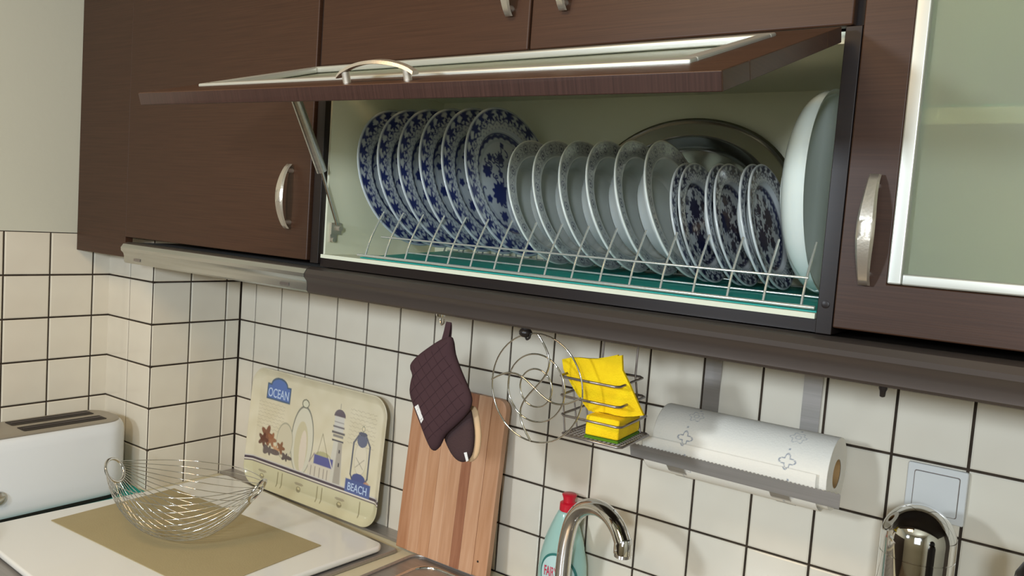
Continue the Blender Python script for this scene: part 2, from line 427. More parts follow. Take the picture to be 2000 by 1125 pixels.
obj('side_stile', flbox(fx0, fx0+wx, .0541, LF-.0621, -.0175, 0), M['wood'], fd, bevel=.001)
obj('side_stile', flbox(fx1-wx, fx1, .0541, LF-.0621, -.0175, 0), M['wood'], fd, bevel=.001)
gx0, gx1, gs0, gs1 = fx0+wx, fx1-wx, .0545, LF-.0625
obj('frosted_pane', flbox(gx0+.006, gx1-.006, gs0+.006, gs1-.006, -.011, -.007), M['frost'], fd)
for a in ((gx0, gx1, gs0, gs0+.017), (gx0, gx1, gs1-.017, gs1), (gx0, gx0+.017, gs0+.0171, gs1-.0171), (gx1-.017, gx1, gs0+.0171, gs1-.0171)):
    obj('aluminium_rail', flbox(a[0], a[1], a[2], a[3], -.006, .0035), M['alub'], fd, bevel=.002)
sH = LF-.022
hv = Vector(fl(1.0, sH, 1))-Vector(fl(1.0, sH, 0))
bow_handle(fd, fl(1.112, sH), fl(1.232, sH), hv, .014, bulge=.014)
# gas strut on the left
st = obj('gas_strut', MB().tube([(.716, -.415, 1.815), (.717, -.337, 1.672)], .0095, 14), M['alu'], cp, smooth=60)
obj('piston_rod', MB().tube([(.717, -.338, 1.674), (.7185, -.297, 1.580)], .0028, 8), M['chrome'], st, smooth=60)
br = MB().box(.7081, .714, -.305, -.281, 1.562, 1.583).box(.7081, .712, -.305, -.289, 1.548, 1.562)
br.tube([(.7081, -.288, 1.573), (.7205, -.288, 1.573)], .005, 8).tube([(.7081, -.300, 1.552), (.7175, -.300, 1.552)], .004, 8)
obj('bracket', br, M['nickel'], st, smooth=40)

tag(obj('rack_liner', MB().add([(.795, -.308, 1.5257), (1.579, -.311, 1.5257), (1.579, -.04, 1.536), (.76, -.04, 1.536), (.795, -.308, 1.5275), (1.579, -.311, 1.5275), (1.579, -.04, 1.539), (.76, -.04, 1.539)], [(3, 2, 1, 0), (4, 5, 6, 7), (0, 1, 5, 4), (1, 2, 6, 5), (2, 3, 7, 6), (3, 0, 4, 7)]), M['teal']),
    'teal rubber liner under the plate rack in the open cabinet', 'liner')
# wire rack
rk = thing('plate_rack', 'chrome wire plate rack holding the dishes in the open cabinet', 'dish rack', (1.17, -.18, 1.527))
rw = .0017
for nm, y, z, x0, x1 in (('front_rail', -.3095, 1.5310, .790, 1.576), ('front_rail', -.2975, 1.5655, .834, 1.562), ('rear_rail', -.055, 1.5415, .78, 1.576), ('rear_rail', -.06, 1.590, .83, 1.56), ('base_rail', -.18, 1.5360, .79, 1.57)):
    obj(nm, MB().tube([(x0, y, z), (x1, y, z)], rw if nm != 'front_rail' or z > 1.54 else .0024, 8), M['rackw'], rk, smooth=80)
dv = [.809, .856]+[.903+i*.0469 for i in range(15)]
for x in dv:
    pts = smooth_line([(x, -.3095, 1.5305), (x, -.2975, 1.5635), (x, -.2700, 1.6095)], 3)
    obj('divider', MB().tube(pts, rw, 6), M['rackw'], rk, smooth=80)
for x in dv:
    obj('rear_divider', MB().tube([(x, -.055, 1.5410), (x, -.06, 1.60), (x, -.075, 1.61), (x, -.10, 1.5420)], rw, 6), M['rackw'], rk, smooth=80)

# ------------------------------------------------------------------ painted china
def plate_mesh(name, prof_top, prof_bot, paint, m, nr=96, na=260):
    """prof: (r, z) lists from the centre outwards; origin at the rim plane centre, face towards +z"""
    R = prof_top[-1][0]
    rs = np.linspace(0.004, 1, nr)*R
    zt = np.interp(rs, [p[0] for p in prof_top], [p[1] for p in prof_top])
    th = np.linspace(0, 2*PI, na, endpoint=False)
    V = []; C = []
    for r, z in zip(rs, zt):
        for a in th: V.append((r*math.cos(a), r*math.sin(a), z))
    rr = np.repeat(rs/R, na); tt = np.tile(th, nr)
    C = paint(rr, tt)
    nb = len(prof_bot); nt = len(V)
    for r, z in prof_bot[::-1]:
        for a in th: V.append((r*math.cos(a), r*math.sin(a), z))
    F = []
    for i in range(nr-1+nb):
        for k in range(na): F.append((i*na+k, i*na+(k+1) % na, (i+1)*na+(k+1) % na, (i+1)*na+k))
    F.append(tuple(range(na-1, -1, -1))); F.append(tuple((nr+nb-1)*na+k for k in range(na)))
    me = bpy.data.meshes.new(name); me.from_pydata(V, [], F); me.update()
    at = me.color_attributes.new('paint', 'FLOAT_COLOR', 'POINT')
    full = np.ones((len(V), 4), 'f'); base = np.array(lin((218, 224, 222)), 'f'); full[:, :3] = base
    full[:nt, :3] = C
    at.data.foreach_set('color', full.ravel())
    for p in me.polygons: p.use_smooth = True
    me.materials.append(m); return me
def sm(x, w=.012): return np.clip(.5-x/w, 0, 1)          # 1 inside (x<0)
def flower(x, y, cx, cy, rad, pet=5, ph=0):
    dx, dy = x-cx, y-cy; d = np.hypot(dx, dy); a = np.arctan2(dy, dx)+ph
    return sm(d-rad*(.78+.28*np.cos(pet*a)), .018)
def stroke(x, y, pts, w):
    m = np.zeros_like(x)
    for (ax, ay), (bx, by) in zip(pts[:-1], pts[1:]):
        vx, vy = bx-ax, by-ay; L = vx*vx+vy*vy+1e-9
        t = np.clip(((x-ax)*vx+(y-ay)*vy)/L, 0, 1)
        m = np.maximum(m, sm(np.hypot(x-ax-t*vx, y-ay-t*vy)-w, .014))
    return m
def blue_paint(dense):
    rs = random.Random(3)
    def f(r, t):
        x, y = r*np.cos(t), r*np.sin(t); m = np.zeros_like(r)
        m = np.maximum(m, sm(np.abs(r-.985)-.008, .015)*.8)
        nb = 13
        m = np.maximum(m, sm(.945+.018*np.cos(26*t)-r, .03)*.95)
        for k in range(nb):
            a = 2*PI*(k+.3)/nb
            m = np.maximum(m, flower(x, y, .905*math.cos(a), .905*math.sin(a), .105, 7, a))
            for q, rr_, s_ in ((.5, .92, .07), (.30, .85, .040), (.70, .85, .040), (.5, .83, .030)):
                b = a+2*PI*q/nb
                m = np.maximum(m, flower(x, y, rr_*math.cos(b), rr_*math.sin(b), s_, 4, b*3))
        m = np.maximum(m, sm(np.abs(r-(.805+.022*np.cos(26*t)))-.007, .014))
        nd = 56
        for rr_ in (.735, .775):
            u = (t*nd/2/PI+(.5 if rr_ > .75 else 0)) % 1-.5
            m = np.maximum(m, sm(np.hypot(u*2*PI/nd*rr_, r-rr_)-.012, .014)*.75)
        m = np.maximum(m, sm(np.abs(r-.672)-.009, .014))
        m = np.maximum(m, sm(np.abs(r-(.625+.022*np.abs(np.cos(14*t))))-.026, .02)*.97)
        for (cx, cy, s_, p_) in ((.0, .30, .165, 11), (.05, -.26, .18, 11), (-.33, .05, .085, 6), (.33, .08, .10, 7), (-.30, -.33, .10, 7), (.33, -.38, .08, 6), (-.27, .42, .08, 6), (.31, .42, .075, 5), (.02, .03, .08, 6), (-.43, -.16, .06, 5), (.48, -.13, .06, 5), (.0, .54, .05, 5), (.02, -.52, .06, 5), (-.47, .2, .05, 4), (.17, .14, .05, 4), (-.16, -.08, .05, 4), (.2, -.05, .045, 4), (-.14, .13, .045, 4)):
            d_ = np.hypot(x-cx, y-cy); a_ = np.arctan2(y-cy, x-cx)
            m = np.maximum(m, sm(d_-s_*(1.2 if dense else 1)*(.86+.12*np.cos(p_*a_)), .018))
        for _ in range(44 if not dense else 60):
            a, q = rs.uniform(0, 2*PI), rs.uniform(.1, .56)
            cx, cy = q*math.cos(a), q*math.sin(a); b = rs.uniform(0, 2*PI); pts = []
            for j in range(5):
                pts.append((cx+.022*j*math.cos(b), cy+.022*j*math.sin(b))); b += .65
            m = np.maximum(m, stroke(x, y, pts, .011))
        m = np.where((r > .56) & (r < .6), np.maximum(m, .2), m)
        m = m*sm(r-.972, .012)
        base = np.array(lin((184, 192, 196))); blue = np.array(lin((38, 48, 104) if not dense else (34, 38, 72)))
        if dense:
            base = np.array(lin((196, 200, 200)))
        return base*(1-m[:, None])+blue*m[:, None]
    return f
def lace_paint(r, t):
    m = np.zeros_like(r)
    m = np.maximum(m, sm(np.abs(r-.775)-.006, .012)*.8)
    n = 18; u = (t*n/2/PI) % 1-.5; du = u*2*PI/n*.88; dr = r-.88
    d = np.hypot(du, dr)
    m = np.maximum(m, sm(np.abs(d-.058)-.011, .014)*.95)
    m = np.maximum(m, sm(d-.026, .014))
    u2 = (t*n/2/PI+.5) % 1-.5; d2 = np.hypot(u2*2*PI/n*.88, dr)
    m = np.maximum(m, sm(np.abs(d2-.036-.016*np.cos(4*np.arctan2(dr, u2*.27)))-.010, .014)*.9)
    m = np.maximum(m, sm(np.abs(r-(.945+.014*np.cos(36*t)))-.008, .014)*.8)
    m = np.maximum(m, sm(np.abs(r-(.812-.014*np.cos(36*t)))-.008, .014)*.8)
    m = np.where((r > .775) & (r < .98), np.maximum(m, .46), m)*.97
    base = np.array(lin((222, 226, 218))); ink = np.array(lin((58, 60, 80)))
    return base*(1-m[:, None])+ink*m[:, None]
def top_prof(R, depth, well, rimw, k=.32):
    return [(0, -depth), (well, -depth), (well+.008, -depth+.004), (R-rimw, -depth*k), (R-.002, 0), (R, -.0008)]
def bot_prof(R, depth, well, rimw):
    return [(.003, -depth-.004), (well-.006, -depth-.004), (well-.004, -depth-.0065), (well, -depth-.0065), (well+.004, -depth-.003), (R-rimw, -depth*.32-.004), (R-.001, -.0032)]
me_dinner = plate_mesh('dinner_plate', top_prof(.132, .014, .086, .038), bot_prof(.132, .014, .086, .038), blue_paint(False), M['china'])
me_soup = plate_mesh('soup_plate', top_prof(.108, .034, .062, .027, .13), bot_prof(.108, .034, .062, .020), lace_paint, M['china'])
me_small = plate_mesh('dessert_plate', top_prof(.090, .013, .055, .026), bot_prof(.090, .013, .055, .026), blue_paint(True), M['china'], 70, 220)
def put_plate(name, me, x, y, z, tilt, label, cat, group, spin):
    o = bpy.data.objects.new(name, me); COL.objects.link(o)
    ct, s_ = math.cos(math.radians(tilt)), math.sin(math.radians(tilt))
    ez = Vector((ct, 0, s_)); ex = Vector((0, -1, 0)).normalized(); ey = ez.cross(ex)
    m = Matrix((ex, ey, ez)).transposed().to_4x4() @ Matrix.Rotation(spin, 4, 'Z'); m.translation = (x, y, z)
    o.matrix_world = m; return tag(o, label, cat, group)
ords = ['first', 'second', 'third', 'fourth', 'fifth', 'sixth']
dn = ['leftmost, next to the gas strut', 'second from the left end of the rack', 'third from the left end of the rack', 'fourth from the left end of the rack', 'fifth, just behind the fully shown one', 'rightmost, its whole face showing']
for i in range(6):
    put_plate('dinner_plate', me_dinner, .771+i*.0492, -.168, 1.6775, 17, 'large blue floral dinner plate, '+dn[i], 'plate', 'blue floral dinner plates in the rack', .4*i)
sn = ['leftmost, touching the big blue floral plate', 'second from the left of the six', 'third from the left of the six', 'fourth from the left of the six', 'fifth, beside the one with its bowl showing', 'rightmost, next to the small blue plates']
for i in range(6):
    put_plate('soup_plate', me_soup, 1.086+i*.0482, -.165, 1.6455, 19, 'pale soup plate with grey lace rim, '+sn[i], 'plate', 'lace rimmed soup plates in the rack', .3*i)
pn = ['front one of the left pair', 'front one of the middle pair', 'front one of the right pair beside the white bowl']
qn = ['rear one of the left pair', 'rear one of the middle pair', 'rear one of the right pair']
for i, x in enumerate((1.372, 1.424, 1.472)):
    put_plate('dessert_plate', me_small, x, -.170, 1.6275, 15, 'small dark blue floral plate, '+pn[i], 'plate', 'small blue floral plates in the rack', 1.1*i)
    put_plate('dessert_plate', me_small, x-.0125, -.170, 1.6275, 15, 'small dark blue floral plate, '+qn[i], 'plate', 'small blue floral plates in the rack', 1.1*i+.5)
# steel platter behind
mp = frame((1.275, -.038, 1.665), (1, 0, 0), (0, .10, 1))
pf = MB().lathe([(.002, -.012), (.62, -.012), (.68, -.009), (.76, .002), (.80, .004), (.93, .004), (.975, .0065), (1.0, .004), (.99, .001), (.80, .0), (.70, -.012), (.6, -.0145), (.002, -.0145)], 72)
pf.v = [tuple(mp @ Vector((x*.185, y*.137, z))) for x, y, z in pf.v]
tag(obj('platter', pf, M['platter'], smooth=45), 'large oval steel platter leaning on the cabinet back behind the plates', 'platter')
# white bowl on its side
bowl = MB(); prof = []
for i in range(17):
    a = i/16*PI/2; prof.append((.137*math.sin(a)**.62, -.046*math.cos(a)**.85))
inp = [(max(r-.005, .002), z+.005) for r, z in prof]; inp[-1] = (inp[-1][0], .0)
bowl.lathe([(.002, -.051), (.062, -.051), (.063, -.044)]+prof[5:]+[(.138, .002)]+inp[::-1], 72)
bo = obj('bowl', bowl, M['whitechina'], smooth=60)
ez = Vector((math.cos(math.radians(2)), 0, math.sin(math.radians(2)))); ex = Vector((0, -1, 0)); ey = ez.cross(ex)
bm_ = Matrix((ex, ey, ez)).transposed().to_4x4(); bm_.translation = (1.545, -.165, 1.677); bo.matrix_world = bm_
tag(bo, 'large plain white bowl standing on its side at the right of the rack', 'bowl')

# ------------------------------------------------------------------ right cabinet with frosted door
cr = thing('glass_cabinet', 'dark wood wall cabinet with frosted glass door in pale frame', 'cabinet', (1.85, YD, 2.4))
obj('side_panel', MB().box(1.6035, 1.618, -.311, -.002, 1.512, 2.42), M['cream'], cr)
obj('side_panel', MB().box(2.385, 2.40, -.311, -.002, 1.512, 2.42), M['cream'], cr)
obj('back_panel', MB().box(1.618, 2.385, -.012, -.002, 1.512, 2.42), M['cream'], cr)
obj('bottom_panel', MB().box(1.618, 2.385, -.311, -.012, 1.512, 1.530), M['cream'], cr)
obj('top_panel', MB().box(1.618, 2.385, -.311, -.012, 2.40, 2.42), M['cream'], cr)
obj('shelf', MB().box(1.618, 2.385, -.311, -.012, 1.748, 1.766), M['cream'], cr)
obj('shelf_liner', MB().box(1.619, 2.384, -.311, -.02, 1.7661, 1.7690), M['teal'], cr)
O_ = [(1.6035, ZB), (2.29, ZB), (2.29, 2.40), (1.6035, 2.40)]; I_ = [(1.6572, 1.5685), (2.235, 1.5685), (2.235, 2.345), (1.6572, 2.345)]
V = [(x, y, z) for y in (YD, YD+TD) for x, z in O_+I_]
F = []
for i in range(4):
    j = (i+1) % 4
    F += [(i, j, 4+j, 4+i), (8+j, 8+i, 12+i, 12+j), (j, i, 8+i, 8+j), (4+i, 4+j, 12+j, 12+i)]
dr = obj('door', MB().add(V, F), M['wood'], cr, bevel=.002)
for a in ((1.6575, 1.6725, 1.5690, 2.344), (2.220, 2.2345, 1.5690, 2.344), (1.6726, 2.2199, 1.5690, 1.5815), (1.6726, 2.2199, 2.330, 2.344)):
    obj('aluminium_rail', MB().box(a[0], a[1], YD-.004, YD+.012, a[2], a[3]), M['alub'], dr, bevel=.002)
obj('frosted_pane', MB().box(1.668, 2.224, YD+.006, YD+.010, 1.577, 2.334), M['frost'], dr)
bow_handle(dr, (1.6345, YD, 1.565), (1.6345, YD, 1.690), (0, -1, 0), .0165, bulge=.021)
for i, (x, y) in enumerate(((1.70, -.20), (1.775, -.17), (1.85, -.2))):
    gl = MB().lathe([(.022, 0), (.024, .002), (.032, .11), (.0305, .11), (.0225, .006), (.001, .005)], 28, Matrix.Translation((x, y, 1.7692)))
    tag(obj('tumbler', gl, M['glass'], smooth=50), ['clear tumbler blurred behind frosted glass, nearest the door hinge rail', 'clear tumbler blurred behind frosted glass, middle of three', 'clear tumbler blurred behind frosted glass, nearest the photo edge'][i], 'glass', 'tumblers on the shelf behind frosted glass')

# ------------------------------------------------------------------ hood and pelmet
def extrude_x(prof, x0, x1):
    n = len(prof); V = [(x0, y, z) for y, z in prof]+[(x1, y, z) for y, z in prof]
    return MB().add(V, [tuple(range(n-1, -1, -1)), tuple(range(n, 2*n))]+[(i, (i+1) % n, n+(i+1) % n, n+i) for i in range(n)])
lipp = [(-.318, 1.5015), (-.335, 1.5020), (-.345, 1.498), (-.3505, 1.490), (-.3500, 1.4835), (-.344, 1.477), (-.342, 1.470), (-.342, 1.459), (-.339, 1.4555), (-.318, 1.4550)]
hd = thing('range_hood', 'slim silver pull-out range hood front under the left cabinet', 'range hood', (.39, -.3, 1.45))
obj('front_panel', extrude_x(lipp, .083, .699), M['alu'], hd, smooth=30)
obj('housing', MB().box(.085, .698, -.317, -.03, 1.470, 1.5005), M['steel'], hd)
obj('filter', MB().box(.11, .67, -.29, -.06, 1.466, 1.4695), M['wire'], hd)
for i in range(2): obj('switch', MB().box(.125+.5*i, .150+.5*i, -.3435, -.3425, 1.4625, 1.468), M['wire'], hd)
pe = thing('pelmet', 'long dark bronze pelmet rail under the plate and glass cabinets', 'pelmet', (1.5, -.3, 1.45))
obj('front_profile', extrude_x([(y, z+(.0 if z > 1.48 else -.001)) for y, z in lipp], .7005, 2.32), M['pelmet'], pe, smooth=30)
obj('bottom_board', MB().box(.7005, 2.32, -.3175, -.004, 1.468, 1.500), M['post'], pe)

# ------------------------------------------------------------------ hooks, mitt, trivet
def hook(x, y, label, m, up=1.4545):
    t = thing('hook', label, 'hook', (x, y, up))
    obj('base', MB().lathe([(.007, up-.0045), (.0075, up-.002), (.0075, up)], 16, Matrix.Translation((x, y, 0))), m, t, smooth=50)
    pts = smooth_line([(x, y, up-.003), (x, y, up-.010), (x+.004, y-.002, up-.017), (x+.009, y-.002, up-.014), (x+.010, y-.002, up-.008)], 4)
    obj('curl', MB().tube(pts, .0016, 8), m, t, smooth=80)
    return t
hook(1.006, -.3285, 'shiny small hook under the pelmet holding the oven mitt', M['chrome'])
t = hook(1.172, -.3285, 'dark round hook under the pelmet holding the chrome trivet', M['black'])
obj('knob', MB().lathe([(.001, 1.4395), (.006, 1.4405), (.0095, 1.444), (.010, 1.448), (.008, 1.4515), (.004, 1.4535)], 20, Matrix.Translation((1.172, -.3285, 0))), M['black'], t, smooth=60)
t = thing('hook', 'empty dark peg under the pelmet right of the paper towels', 'hook', (1.665, -.3285, 1.4545))
obj('peg', MB().lathe([(.001, 1.441), (.003, 1.442), (.0035, 1.448), (.0048, 1.451), (.005, 1.4543)], 14, Matrix.Translation((1.665, -.3285, 0))), M['black'], t, smooth=60)

MY = -.328
mt = thing('oven_mitt', 'dark brown quilted oven mitt hanging by its loop from the pelmet', 'oven mitt', (1.0, MY, 1.43))
k = .988
def sh(pts, dy):       # shift of an outline measured at y -.30 to the mitt's own depth
    return [(x+(MY+.30)*0 + .0, z) for x, z in pts]
main = [(.997, 1.410), (1.014, 1.414), (1.022, 1.390), (1.037, 1.364), (1.058, 1.333), (1.062, 1.315), (1.053, 1.297), (1.034, 1.276), (1.014, 1.256), (1.003, 1.234), (.992, 1.226), (.981, 1.234), (.966, 1.256), (.946, 1.287), (.934, 1.310), (.934, 1.328), (.937, 1.343), (.931, 1.357), (.946, 1.375), (.974, 1.396)]
MO = Matrix(((1, 0, 0, .018), (0, 0, -1, MY), (0, 1, 0, .006), (0, 0, 0, 1)))      # (x, z, depth) -> world, front towards -y
mbm = MB().pillow(smooth_poly(main, 3), .013, MO)
mo = obj('body', mbm, M['mitt'], mt, smooth=80)
quilt = MB()
cx0 = .998
for s_ in (-1, 1):
    for j in range(-3, 4):
        pts = []
        for q in range(-30, 31):
            u = q*.004; x = cx0+u+j*.0225; z = 1.325+s_*u
            # inside test of the outline, shrunk a little
            inside = False; pl = main
            for a in range(len(pl)):
                (xa, za), (xb, zb) = pl[a], pl[a-1]
                if (za > z) != (zb > z) and x < (xb-xa)*(z-za)/(zb-za)+xa: inside = not inside
            if inside:
                d = min(math.hypot(x-px, z-pz) for px, pz in smooth_poly(main, 3))
                if d > .006:
                    cxm = sum(p[0] for p in main)/len(main); czm = sum(p[1] for p in main)/len(main)
                    # height of the pillow surface there
                    best = 1.0
                    r0 = math.hypot(x-cxm, z-czm); ang = math.atan2(z-czm, x-cxm)
                    rb = min(smooth_poly(main, 3), key=lambda p: abs((math.atan2(p[1]-czm, p[0]-cxm)-ang+PI) % (2*PI)-PI))
                    sc = min(r0/max(math.hypot(rb[0]-cxm, rb[1]-czm), 1e-4), .999)
                    pts.append(tuple(MO @ Vector((x, z, .013*(1-sc**4)**.5+.0002))))
        if len(pts) > 3: quilt.tube(pts, .0004, 4)
obj('quilt_stitching', quilt, mat('stitch', (63, 46, 49), 1, spec=.05), mt, smooth=80)
thumb = [(1.020, 1.300), (1.048, 1.308), (1.060, 1.281), (1.0635, 1.255), (1.060, 1.231), (1.047, 1.218), (1.031, 1.219), (1.016, 1.231), (1.003, 1.252), (1.005, 1.280)]
MT = Matrix(((1, 0, 0, .014), (0, 0, -1, MY+.016), (0, 1, 0, .004), (0, 0, 0, 1)))
obj('thumb', MB().pillow(smooth_poly(thumb, 3), .009, MT), M['mitt2'], mt, smooth=80)
MI = Matrix(((1, 0, 0, .017), (0, 0, -1, MY+.025), (0, 1, 0, .004), (0, 0, 0, 1)))
lin_ = [(x+.004, z) for x, z in thumb]
obj('cream_lining', MB().pillow(smooth_poly(lin_, 3), .006, MI), M['lining'], mt, smooth=80)
obj('care_label', MB().add([tuple(MO @ Vector(p)) for p in ((.9535, 1.292, .009), (.9625, 1.298, .0115), (.976, 1.276, .0115), (.9695, 1.268, .009), (.9535, 1.292, .010), (.9625, 1.298, .0125), (.976, 1.276, .0125), (.9695, 1.268, .010))],
    [(0, 1, 2, 3), (4, 7, 6, 5), (0, 4, 5, 1), (1, 5, 6, 2), (2, 6, 7, 3), (3, 7, 4, 0)]), M['tag'], mt)
obj('care_label', MB().add([tuple(MT @ Vector(p)) for p in ((1.052, 1.236, .008), (1.057, 1.238, .0075), (1.0605, 1.225, .006), (1.0565, 1.222, .006), (1.052, 1.236, .009), (1.057, 1.238, .0085), (1.0605, 1.225, .007), (1.0565, 1.222, .007))],
    [(0, 1, 2, 3), (4, 7, 6, 5), (0, 4, 5, 1), (1, 5, 6, 2), (2, 6, 7, 3), (3, 7, 4, 0)]), M['tag'], mt)
lp = MB()
for dy_ in (-.0035, .0035):
    V = []
    for i in range(7):
        t_ = i/6; x = 1.023-.004*t_+.001*math.sin(t_*PI); z = 1.443-.033*t_
        V += [(x-.0052-.0015*t_, MY+dy_*t_**.5, z), (x+.0052+.0015*t_, MY+dy_*t_**.5, z), (x+.0052+.0015*t_, MY+dy_*t_**.5+.0012, z), (x-.0052-.0015*t_, MY+dy_*t_**.5+.0012, z)]
    lp.add(V, [(i*4+k_, i*4+(k_+1) % 4, (i+1)*4+(k_+1) % 4, (i+1)*4+k_) for i in range(6) for k_ in range(4)]+[(3, 2, 1, 0), (24, 25, 26, 27)])
obj('hanging_loop', lp, M['mitt'], mt)

# chrome wire trivet: concentric rings joined by an S-shaped wire
TY = -.328; tc = (1.197, 1.368)
tv = thing('trivet', 'round chrome wire trivet hanging from the pelmet beside the yellow sponges', 'trivet', (tc[0], TY, tc[1]+.08))
def circ(c, r, y, n=56): return [(c[0]+r*math.cos(2*PI*i/n), y, c[1]+r*math.sin(2*PI*i/n)) for i in range(n)]
for nm, r in (('outer_ring', .080), ('middle_ring', .050), ('inner_ring', .028)):
    obj(nm, MB().tube(circ(tc, r, TY), .0013, 8, closed=True), M['chrome'], tv, smooth=80)
sp = []
for i in range(41):
    u = i/40*2-1; sp.append((tc[0]+.022*math.sin(u*PI), TY-.0032, tc[1]+.079*u))
obj('curved_wire', MB().tube(sp, .0015, 8), M['chrome'], tv, smooth=80)
sp2 = [(tc[0]+.079*u, TY-.0032, tc[1]-.016*math.sin(u*PI)) for u in [i/40*2-1 for i in range(41)]]
obj('curved_wire', MB().tube(sp2, .0015, 8), M['chrome'], tv, smooth=80)

# ------------------------------------------------------------------ sponge basket
bk = thing('wire_basket', 'small grey wire basket hanging from the pelmet holding yellow sponges', 'basket', (1.28, -.25, 1.30))
FL = lambda z: (1.2285+.012*(1.389-z)/.085, -.312)
def rimpts(z, grow=1):
    s_ = (1.389-z)/.085
    return [(1.226+.010*s_, -.312, z), (1.3235+.011*s_, -.312, z), (1.309+.018*s_, -.205, z), (1.207+.024*s_, -.212, z)]
for i, z in enumerate((1.389, 1.361, 1.333, 1.305)):
    p = rimpts(z); pts = []
    for a in range(4):
        A, B = Vector(p[a]), Vector(p[(a+1) % 4]); L = (B-A).length
        pts += [tuple(A.lerp(B, .06)), tuple(A.lerp(B, .5)), tuple(A.lerp(B, .94))]
    obj('rim' if i < 3 else 'base_frame', MB().tube(pts, .0019, 8, closed=True), M['wire'], bk, smooth=80)
p0 = rimpts(1.305); gm = MB()
for i in range(1, 14):
    t_ = i/14
    gm.tube([tuple(Vector(p0[0]).lerp(Vector(p0[1]), t_)), tuple(Vector(p0[3]).lerp(Vector(p0[2]), t_))], .0008, 5)
    gm.tube([tuple(Vector(p0[0]).lerp(Vector(p0[3]), t_)), tuple(Vector(p0[1]).lerp(Vector(p0[2]), t_))], .0008, 5)
obj('base_mesh', gm, M['wire'], bk, smooth=80)
for x, xb in ((1.2365, 1.250), (1.2955, 1.312)):
    obj('hanger', MB().tube([(x, -.205, 1.4545), (x, -.2065, 1.39), (xb, -.208, 1.305), (xb, -.25, 1.3035)], .0017, 8), M['wire'], bk, smooth=80)
for q in (.12, .5, .88):
    pts = [tuple(Vector(rimpts(z)[3]).lerp(Vector(rimpts(z)[0]), q)) for z in (1.389, 1.333, 1.305)]
    obj('upright', MB().tube(pts, .0014, 6), M['wire'], bk, smooth=80)
# folded yellow cloth
cv = MB(); rows = [((1.2155, 1.4085), (1.309, 1.4285)), ((1.222, 1.394), (1.314, 1.408)), ((1.236, 1.373), (1.326, 1.388)), ((1.252, 1.352), (1.338, 1.365)), ((1.266, 1.338), (1.348, 1.348))]
V = []; ny = [-.282, -.286, -.283, -.279, -.277]
nx = 7
for layer, off in ((0, 0), (1, .0045)):
    for (a, b), y in zip(rows, ny):
        for i in range(nx):
            t_ = i/(nx-1); x = a[0]+(b[0]-a[0])*t_; z = a[1]+(b[1]-a[1])*t_
            V.append((x, y+off-.006*math.sin(t_*PI)*(-1)**0, z+.002*math.sin(t_*7)))
nr_ = len(rows); F = []
for L in (0, 1):
    o_ = L*nr_*nx
    for j in range(nr_-1):
        for i in range(nx-1): F.append((o_+j*nx+i, o_+j*nx+i+1, o_+(j+1)*nx+i+1, o_+(j+1)*nx+i))
o_ = nr_*nx
for i in range(nx-1): F += [(i, o_+i, o_+i+1, i+1), ((nr_-1)*nx+i, (nr_-1)*nx+i+1, o_+(nr_-1)*nx+i+1, o_+(nr_-1)*nx+i)]
for j in range(nr_-1): F += [(j*nx, (j+1)*nx, o_+(j+1)*nx, o_+j*nx), (j*nx+nx-1, o_+j*nx+nx-1, o_+(j+1)*nx+nx-1, (j+1)*nx+nx-1)]
cf = MB().add(V, F)
ct = thing('sponge_cloth', 'bright yellow folded sponge cloth standing up in the wire basket', 'cloth', (1.27, -.28, 1.34))
obj('front_layer', cf, M['yellow'], ct, smooth=60)
cb = MB().add([(x-.012+.004*(i % 2)*0, y+.010, z-.002) for i, (x, y, z) in enumerate(V)], F)
obj('rear_layer', cb, M['yellow'], ct, smooth=60)
ms = frame((1.2735, -.3085, 1.3075), (1, .10, 0), (-.02, 1, 0))
sg = thing('sponge', 'thick yellow sponge block with green scouring underside in the basket', 'sponge', (1.30, -.29, 1.307))
obj('foam', MB().box(0, .052, 0, .082, .004, .033, ms), M['yellow'], sg, bevel=.003, seg=2)
obj('green_scourer', MB().box(0, .052, 0, .082, 0, .0038, ms), M['green'], sg)

# ------------------------------------------------------------------ paper towel holder
ph = thing('paper_towel_holder', 'steel wall holder with two straps and a serrated front bar', 'holder', (1.42, -.005, 1.40))
for x0 in (1.3235, 1.488):
    x1 = x0+.0285; zc, yc, R = 1.278, -.072, .066
    prof = [(-.0012, 1.404), (-.0012, 1.30)]
    for i in range(9):
        a = math.radians(0+i*20); prof.append((yc+R*math.cos(a)+.003 if i else yc+R+.003, zc-R*.86*math.sin(a)))
    prof = [(-.002, 1.404), (-.002, 1.262), (-.012, 1.232), (-.04, 1.216), (-.085, 1.216), (-.118, 1.232), (-.138, 1.252)]
    V = []
    for i, (y, z) in enumerate(prof):
        a = prof[max(i-1, 0)]; b = prof[min(i+1, len(prof)-1)]; d = Vector((b[0]-a[0], b[1]-a[1])).normalized()
        ny_, nz_ = -d.y, d.x
        V += [(x0, y, z), (x1, y, z), (x1, y+ny_*.0014*(-1), z+nz_*.0014*(-1)), (x0, y+ny_*.0014*(-1), z+nz_*.0014*(-1))]
    s_ = obj('strap', MB().add(V, [(i*4+k_, i*4+(k_+1) % 4, (i+1)*4+(k_+1) % 4, (i+1)*4+k_) for i in range(len(prof)-1) for k_ in range(4)]+[(3, 2, 1, 0), tuple((len(prof)-1)*4+k_ for k_ in range(4))]), M['steel'], ph)
    obj('screw', MB().lathe([(.0035, 0), (.0035, .0008), (.002, .0014)], 12, frame((x0+.014, -.0036, 1.393), (1, 0, 0), (0, 0, -1)) @ Matrix.Rotation(PI, 4, 'X') @ Matrix.Scale(-1, 4, (0, 0, 1))), M['steel'], s_, smooth=40)
bar = [(1.266, 1.2475), (1.2625, 1.266)]
pts = [(1.2625, 1.2665)]
N = 110
